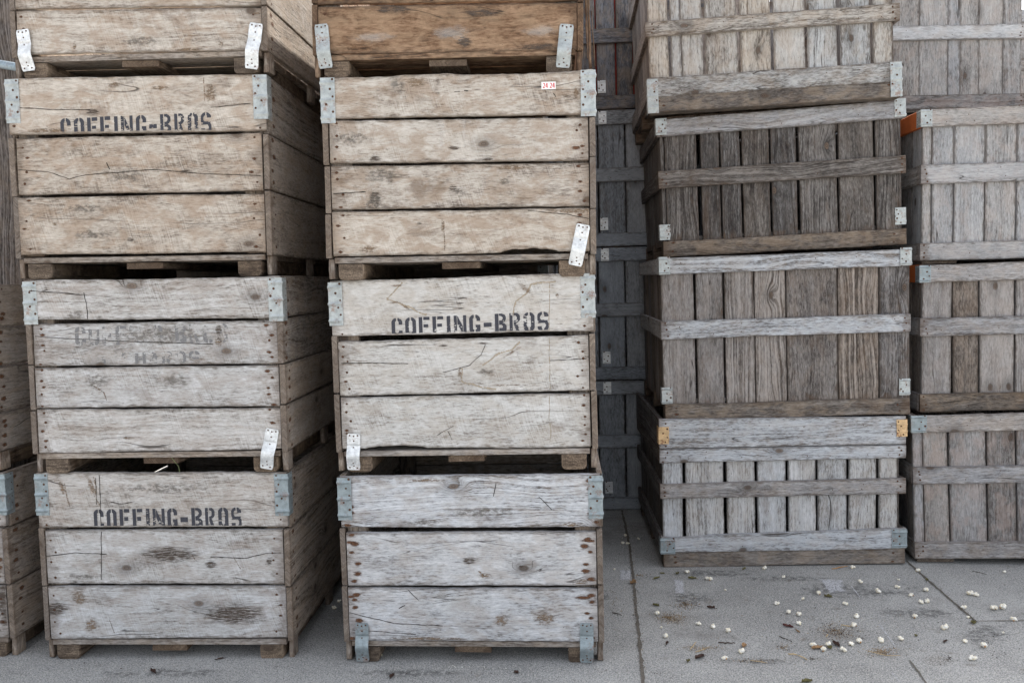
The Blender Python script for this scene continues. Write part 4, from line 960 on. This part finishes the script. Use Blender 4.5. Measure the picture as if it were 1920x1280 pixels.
for (px, py, rx, ry, m_) in ((1265, 1160, 70, 26, 1), (1290, 1125, 60, 24, 0), (1320, 1215, 80, 12, 1), (1570, 1190, 80, 26, 1), (1660, 1225, 60, 16, 1), (1420, 1240, 110, 10, 0), (1120, 1120, 40, 30, 0), (1480, 1085, 140, 8, 0), (1760, 1238, 50, 16, 1), (1180, 1075, 26, 10, 0), (1600, 1108, 220, 22, 0), (1350, 1075, 140, 10, 0), (1720, 1150, 120, 16, 0), (760, 1262, 180, 12, 0), (300, 1262, 220, 14, 0), (1850, 1190, 70, 30, 0)):
    P_ = [gp(px+a*rx, py+b*ry) for a, b in ((-1, 1), (1, 1), (1, -1), (-1, -1))]
    mb.face([mb.vert((p.x, p.y, .0016+.00004*(px % 23))) for p in P_], 1+m_, [(p.x, p.y) for p in P_], [(-1, 1), (1, 1), (1, -1), (-1, -1)])
tag(mb.build('pavement_stains', [CH.m, decal('ground_smudge', (.10, .10, .098), (.16, .155, .15), .5, 9, 12, .7, .25, brk=.10, nm=4., lf=.8), decal('ground_dirt', (.14, .10, .065), (.24, .185, .125), .7, 40, 40, .6, .3, brk=.02, nm=4.5, lf=.3)]), 'scuffed white marks and brown dirt smudges on the concrete', kind='structure')

# ------------------------------------------------------------------ popcorn
POPM = N('popcorn_white'); tcp = POPM.n('ShaderNodeTexCoord').outputs['Object']; pn = POPM.noise(tcp, 130, 3, .6)
POPM.l(POPM.mix(POPM.ss(pn, .35, .7), (.86, .84, .78), (.80, .68, .45)), POPM.p.inputs['Base Color']); POPM.p.inputs['Roughness'].default_value = .8
HULL = plain('popcorn_hull', (.42, .20, .06), .6)
def ico(sub=2):
    import bmesh
    bm = bmesh.new(); bmesh.ops.create_icosphere(bm, subdivisions=sub, radius=1); v = [x.co.copy() for x in bm.verts]; f = [[w.index for w in g.verts] for g in bm.faces]; bm.free(); return v, f
IV, IF = ico()
def blob(mb, c, r, sq=(1, 1, 1), amp=.35, seed=0., m=0):
    base = len(mb.v)
    for v in IV:
        k = r*(1+amp*noise.noise(v*1.7+Vector((seed, seed*2, 0)))+.2*noise.noise(v*4+Vector((seed, 0, 5))))
        mb.vert((c[0]+v.x*k*sq[0], c[1]+v.y*k*sq[1], c[2]+v.z*k*sq[2]))
    for f in IF: mb.face([i+base for i in f], m)
def popcorn(seed):
    rnd = random.Random(seed); mb = MB(); k = rnd.randint(4, 6)
    blob(mb, (0, 0, .006), .0065, amp=.4, seed=seed)
    for i in range(k):
        t = 2*math.pi*i/k+rnd.uniform(-.5, .5); d = rnd.uniform(.005, .009)
        blob(mb, (math.cos(t)*d, math.sin(t)*d*.8, .005+rnd.uniform(0, .006)), rnd.uniform(.0042, .0068), amp=.85, seed=seed*3+i)
    blob(mb, (rnd.uniform(-.004, .004), -.007, .004), .003, (1, .6, 1), .3, seed, 1)
    lo = min(v[2] for v in mb.v); mb.v = [(a, b, c-lo) for a, b, c in mb.v]
    return mb.build('popcorn', [POPM.m, HULL], smooth=True)
pops = [popcorn(s) for s in range(1, 8)]
c1 = [(865, 325), (1028, 382), (1060, 388), (1190, 475, .5), (1527, 292), (1690, 368, .8), (1853, 553, .7), (1632, 597), (1725, 668), (1815, 690), (1815, 765), (607, 682), (638, 798, .5), (675, 877), (955, 770), (1088, 797), (1213, 833, 1.1), (1187, 1068), (1330, 1008, 1.1), (240, 298, .5), (310, 75, .9), (352, 78, .9), (445, 38, .7), (330, 12, .9)]
c2 = [(453, 283), (1012, 313), (515, 410), (845, 388, .5), (838, 453), (675, 493, 1.1), (160, 508), (957, 525), (1080, 482, 1.1), (1035, 582), (1087, 578), (387, 596), (492, 708), (988, 710), (463, 783, 1.1), (1245, 808, 1.3), (1403, 635, 1.1), (1460, 512, 1.2), (1500, 522, 1.2), (1660, 638, 1.3), (1738, 635, 1.4), (1828, 733, 1.1), (687, 915, 1.1), (862, 900), (508, 925, 1.2), (440, 945), (372, 992), (203, 992), (113, 955, 1.1), (243, 945), (1413, 920, .8), (1575, 962, 1.2), (1485, 1072, 1.2), (1757, 323, .7), (1743, 843, .5), (1438, 708, .6)]
pp = [(1100+p[0]*.21875, 1000+p[1]*.21875, p[2] if len(p) > 2 else 1.) for p in c1]+[(1500+p[0]*.21875, 1000+p[1]*.21875, p[2] if len(p) > 2 else 1.) for p in c2]+[(711, 1229, 1.2), (627, 1139, 1.), (636, 1126, .8)]
for i, (px, py, s) in enumerate(pp):
    o = pops[i % 7] if i < 7 else pops[i % 7].copy()
    if i >= 7: COL.objects.link(o)
    g = gp(px, py+3); o.location = (g.x, g.y, .001); o.rotation_euler = (random.uniform(-.2, .2), random.uniform(-.2, .2), random.uniform(0, 6.28)); o.scale = [s*1.0]*3
    lab, grp = ('white popped popcorn scattered on the concrete in front of the slatted stacks', 'popcorn scattered on the open concrete')
    if 1140 < px < 1215 and py < 1030: lab, grp = ('white popcorn lying along the slab joint in the dark gap between the stacks', 'popcorn in the dark gap')
    elif px < 760: lab, grp = ('white popcorn beside the steel-strapped foot of the silvery crate' if px > 680 else 'yellowish popcorn on the shadowed concrete between the two front stacks'), ('popcorn between the front stacks' if px < 680 else None)
    elif s <= .55: lab, grp = ('tiny white popcorn crumb on the concrete in front of the slatted stacks', 'popcorn crumbs')
    elif px > 1800: lab, grp = ('white popcorn on the corner slab below the right slatted stack', 'popcorn on the right-hand slab')
    tag(o, lab, 'popcorn', grp)

# ------------------------------------------------------------------ leaves, twigs, straw
def leaf(px, py, L, Wd, colr, label, curl=.5):
    mb = MB(); n, m_ = 10, 4; sd = random.uniform(0, 50); rows = []
    for i in range(n+1):
        t = i/n; w = Wd*math.sin(math.pi*min(max(t, .02), .98))**.7*(1+.35*noise.noise((t*6, sd, 0))); row = []
        for j in range(-m_, m_+1):
            s = j/m_; zz = .003+curl*Wd*(abs(s)**1.6)*(.6+.6*noise.noise((t*3, s, sd)))+curl*.3*L*max(0, t-.6)**1.4+.002*noise.noise((t*9, s*5, sd))
            row.append(mb.vert(((t-.5)*L, s*w*.5, max(zz, .0015))))
        rows.append(row)
    for i in range(n):
        for j in range(2*m_): mb.face([rows[i][j], rows[i+1][j], rows[i+1][j+1], rows[i][j+1]])
    tube(mb, [(-.5*L-.25*L, 0, .002), (-.5*L, 0, .003), (.4*L, 0, .0035)], [.0006, .0009, .0005], 0, 5)
    o = mb.build('dead_leaf', colr, smooth=True); g = gp(px, py); o.location = (g.x, g.y, 0); o.rotation_euler[2] = random.uniform(0, 6.28); tag(o, label, 'leaf', 'fallen leaves on the concrete'); return o
LT = plain('leaf_tan', (.30, .18, .09), .75, 0, 60, .5); LD = plain('leaf_dark', (.055, .030, .022), .7, 0, 60, .6); LO = plain('leaf_olive', (.13, .115, .045), .75, 0, 60, .5); LR = plain('leaf_maroon', (.085, .025, .02), .6, 0, 60, .5)
C1 = lambda x, y: (1100+x*.21875, 1000+y*.21875)
C2 = lambda x, y: (1500+x*.21875, 1000+y*.21875)
for (p, L, w, m, lab) in [
    (C1(398, 428), .036, .030, LT, 'tan triangular dry leaf on the slab joint beside the silvery crate'),
    (C1(1065, 640), .036, .016, LD, 'small dark curled leaf alone on the concrete below the middle slatted stack'),
    (C1(1725, 800), .044, .018, LR, 'dark maroon curled leaf below the middle slatted stack'),
    (C1(970, 1065), .050, .030, LD, 'large dark brown crumpled leaf near the slab joint'),
    (C1(1350, 965), .036, .022, LT, 'tan folded leaf touching a popcorn'),
    (C1(600, 385), .042, .020, LO, 'olive leaf right of the slab joint near the corner of the slatted crate'),
    (C1(905, 388), .042, .022, LO, 'olive leaf just below the left front corner of the lowest pale slatted crate'),
    (C1(648, 345), .024, .014, LO, 'tiny olive leaf nearest the dark corner of the slatted crate'),
    (C1(778, 348), .026, .018, LO, 'small round olive leaf against the base of the slatted crate'),
    (C1(595, 620), .036, .020, LO, 'flat olive-brown leaf above a popcorn right of the slab joint'),
    (C1(868, 1097), .022, .016, LO, 'small olive leaf beside the large dark crumpled leaf'),
    (C1(1350, 308), .030, .014, LO, 'yellow-olive leaf at the foot of the lowest slatted crate'),
    (C1(690, 945), .026, .012, LD, 'thin dark leaf left of the straw wisps'),
    (C1(1810, 842), .036, .008, LT, 'narrow brown leaf beside the maroon leaf'),
    (C2(240, 545), .034, .020, LO, 'olive-yellow leaf just below the white scuffed square'),
    (C2(150, 985), .056, .020, LT, 'brown leaf among the cluster of popcorn and leaves at the bottom'),
    (C2(310, 955), .045, .022, LD, 'black-green leaf at the right of the popcorn and leaf cluster'),
    (C2(255, 980), .040, .018, LO, 'olive leaf in the middle of the popcorn and leaf cluster'),
    (C2(1485, 768), .036, .024, LO, 'olive leaf where two slab joints meet'),
    (C2(1245, 930), .034, .012, LD, 'dark brown leaf below the slab corner'),
    (C2(995, 880), .018, .014, LO, 'tiny olive leaf on the open concrete right of centre'),
    (C2(1087, 402), .020, .014, LO, 'tiny olive leaf lying on the slanting slab joint'),
    (C2(60, 1275), .040, .02, LO, 'olive leaf at the bottom edge of the photo'),
    ((735, 1269), .040, .018, LD, 'dark curled leaf in front of the silvery crate'),
    ((968, 1262), .022, .014, LD, 'tiny dark leaf at the bottom edge in front of the silvery crate'),
    ((287, 1260), .040, .018, LD, 'greyish dark leaf in front of the leftmost front stack'),
    ((411, 1236), .036, .010, LD, 'narrow dark leaf under the front of the leftmost front stack')]:
    leaf(p[0], p[1], L, w, m, lab, random.uniform(.35, .8))
STRAW = plain('straw', (.50, .36, .19), .7, 0, 60, .3); TWIG = plain('twig_bark', (.06, .042, .034), .85, 0, 60, .4); OST = plain('orange_straw', (.42, .22, .08), .7, 0, 60, .3)
def twig(pts, r, m, name, label):
    P = [gp(*p) for p in pts]; mb = MB(); o0 = P[0].copy(); Q = []
    for i in range(len(P)-1):
        for j in range(5): q_ = P[i].lerp(P[i+1], j/5)-o0; Q.append(q_+Vector((random.uniform(-1, 1), random.uniform(-1, 1), 0))*r*.9+Vector((0, 0, r+.001+random.uniform(0, 1)*r)))
    Q.append(P[-1]-o0+Vector((0, 0, r+.001))); tube(mb, Q, [r*(.6+.4*math.sin(math.pi*min(1, .15+i/len(Q)))) for i in range(len(Q))], 0, 6)
    o = mb.build(name, m, smooth=True); o.location = o0; tag(o, label, name.replace('_', ' '), 'twigs and straws on the concrete')
twig([C1(1125, 940), C1(1200, 943), C1(1272, 945)], .0028, TWIG, 'twig', 'straight dark brown twig lying level below the popcorn')
twig([C1(1648, 885), C1(1700, 905), C1(1760, 930)], .0022, TWIG, 'twig', 'dark twig slanting down to the right below the maroon leaf')
twig([C1(1728, 1035), C1(1800, 1045), C1(1890, 1085)], .0024, STRAW, 'straw', 'pale bent straw beside the bottom leaf cluster')
twig([C1(930, 1018), C1(1000, 1000), C1(1060, 970)], .0016, STRAW, 'straw', 'pale straw wisp rising to the right above the crumpled leaf')
twig([C1(890, 1000), C1(915, 960), C1(940, 930)], .0016, STRAW, 'straw', 'short upright straw wisp left of the tan folded leaf')
twig([C1(1400, 1090), C1(1480, 1100), C1(1550, 1112)], .0013, STRAW, 'straw', 'thin straw right of the lowest left popcorn')
twig([C2(275, 308), C2(340, 296), C2(408, 283)], .0026, OST, 'straw', 'orange-brown straw at the base of the lowest slatted crate')
twig([C2(350, 785), C2(400, 795), C2(440, 800)], .0018, STRAW, 'straw', 'short pale straw touching a popcorn in the middle of the concrete')
twig([C2(590, 1010), C2(680, 1035), C2(760, 1050), C2(860, 1045)], .0013, STRAW, 'straw', 'long curved straw near the bottom of the concrete')
twig([C2(225, 890), C2(240, 865)], .0018, STRAW, 'straw', 'stubby straw above the popcorn and leaf cluster')
twig([C1(220, 680), C1(260, 690), C1(300, 705)], .0022, TWIG, 'twig', 'short brown twig between the silvery crate and the slab joint')
twig([C2(1480, 325), C2(1540, 335), C2(1600, 355)], .0015, TWIG, 'twig', 'thin dark twig on the slab below the right slatted stack')
# green stem hanging from the second crate, straw stuck on its side
mb = MB(); a = onY(322, 858, 3.262); P_ = [onY(x, y, 3.255-.01*i)-a for i, (x, y) in enumerate(((322, 858), (328, 866), (335, 874), (337, 885)))]
tube(mb, P_, .0012, 0, 5); o = mb.build('grass_stem', plain('grass_green', (.16, .19, .08), .7), smooth=True); o.location = a
tag(o, 'bent green grass stem hanging below the greyed crate of the leftmost front stack', 'grass stem')
# grit and crumbs: nobody could count them
mb = MB(); R2 = random.Random(5)
def bit(x, y, s, m):
    b = [mb.vert((x+R2.uniform(-s, s), y+R2.uniform(-s, s), .0006+R2.uniform(0, s*.4))) for _ in range(3)]; t_ = mb.vert((x, y, s*1.1+.001))
    mb.face([b[0], b[1], t_], m); mb.face([b[1], b[2], t_], m); mb.face([b[2], b[0], t_], m)
def cluster(px, py, rx, ry, n, smin, smax, ms):
    for _ in range(n):
        a = R2.uniform(0, 6.28); k = abs(R2.gauss(0, .5)); g = gp(px+rx*k*math.cos(a), py+ry*k*math.sin(a)); bit(g.x, g.y, R2.uniform(smin, smax), R2.choice(ms))
for cxy, rx, ry, n, ms in ((C1(760, 740), 34, 14, 260, (0, 0, 1, 2)), (C1(850, 600), 40, 16, 160, (0, 1, 1)), (C1(1000, 980), 60, 8, 170, (0, 0, 2)), (C1(1450, 1090), 90, 6, 220, (0, 2, 1)), (C1(1680, 980), 26, 10, 120, (0, 1)), (C2(330, 860), 55, 16, 260, (1, 1, 0)), (C2(720, 1020), 40, 12, 160, (0, 0, 1)), (C2(100, 1075), 40, 6, 120, (1, 2)), (C1(100, 620), 50, 40, 90, (1, 2)), (C1(450, 360), 30, 5, 90, (1, 0)), (C2(1270, 1080), 20, 14, 70, (1,)), (C1(600, 1200), 200, 14, 80, (1, 2, 3)), ((300, 1255), 260, 14, 130, (1, 2, 3)), ((900, 1262), 200, 12, 90, (1, 2, 3)), ((1560, 1170), 260, 70, 520, (1, 1, 2, 3, 0)), ((1850, 1200), 90, 60, 160, (1, 1, 2, 3)), (C1(700, 720), 36, 12, 420, (0, 0, 0, 1)), (C1(850, 610), 46, 14, 260, (0, 0, 1)), (C2(300, 830), 50, 14, 260, (0, 1)), (C2(700, 1010), 44, 10, 260, (0, 0, 2)), ((1560, 1160), 260, 70, 130, (4,)), ((1170, 1020), 30, 50, 40, (4,)), ((1150, 1130), 30, 60, 160, (1, 2, 0)), ((880, 1250), 220, 8, 90, (4, 2))):
    cluster(cxy[0], cxy[1], rx, ry, n, .0009, .0038, ms)
for i in range(900):
    t_ = R2.random(); a = [(1166, 957), (1180, 1020), (1188, 1085), (1196, 1170), (1208, 1290)]; k = min(3, int(t_*4)); f = t_*4-k
    g = gp(a[k][0]+(a[k+1][0]-a[k][0])*f+R2.gauss(0, 3.2 if k else 6), a[k][1]+(a[k+1][1]-a[k][1])*f); bit(g.x, g.y, R2.uniform(.001, .0035), R2.choice((0, 0, 1, 2, 1)))
for i in range(200):
    t_ = R2.random(); g = gp(1700+132*t_+R2.gauss(0, 2), 1052+114*t_+R2.gauss(0, 2)); bit(g.x, g.y, R2.uniform(.001, .003), R2.choice((1, 1, 0)))
o = mb.build('grit', [plain('grit_tan', (.34, .24, .14), .8), plain('grit_dark', (.07, .05, .04), .8), plain('grit_pale', (.5, .47, .42), .8), plain('grit_grey', (.3, .3, .3), .8), plain('crumb_white', (.78, .75, .66), .8)])
tag(o, 'scattered grit, seed husks and crumbs on the concrete', kind='stuff')
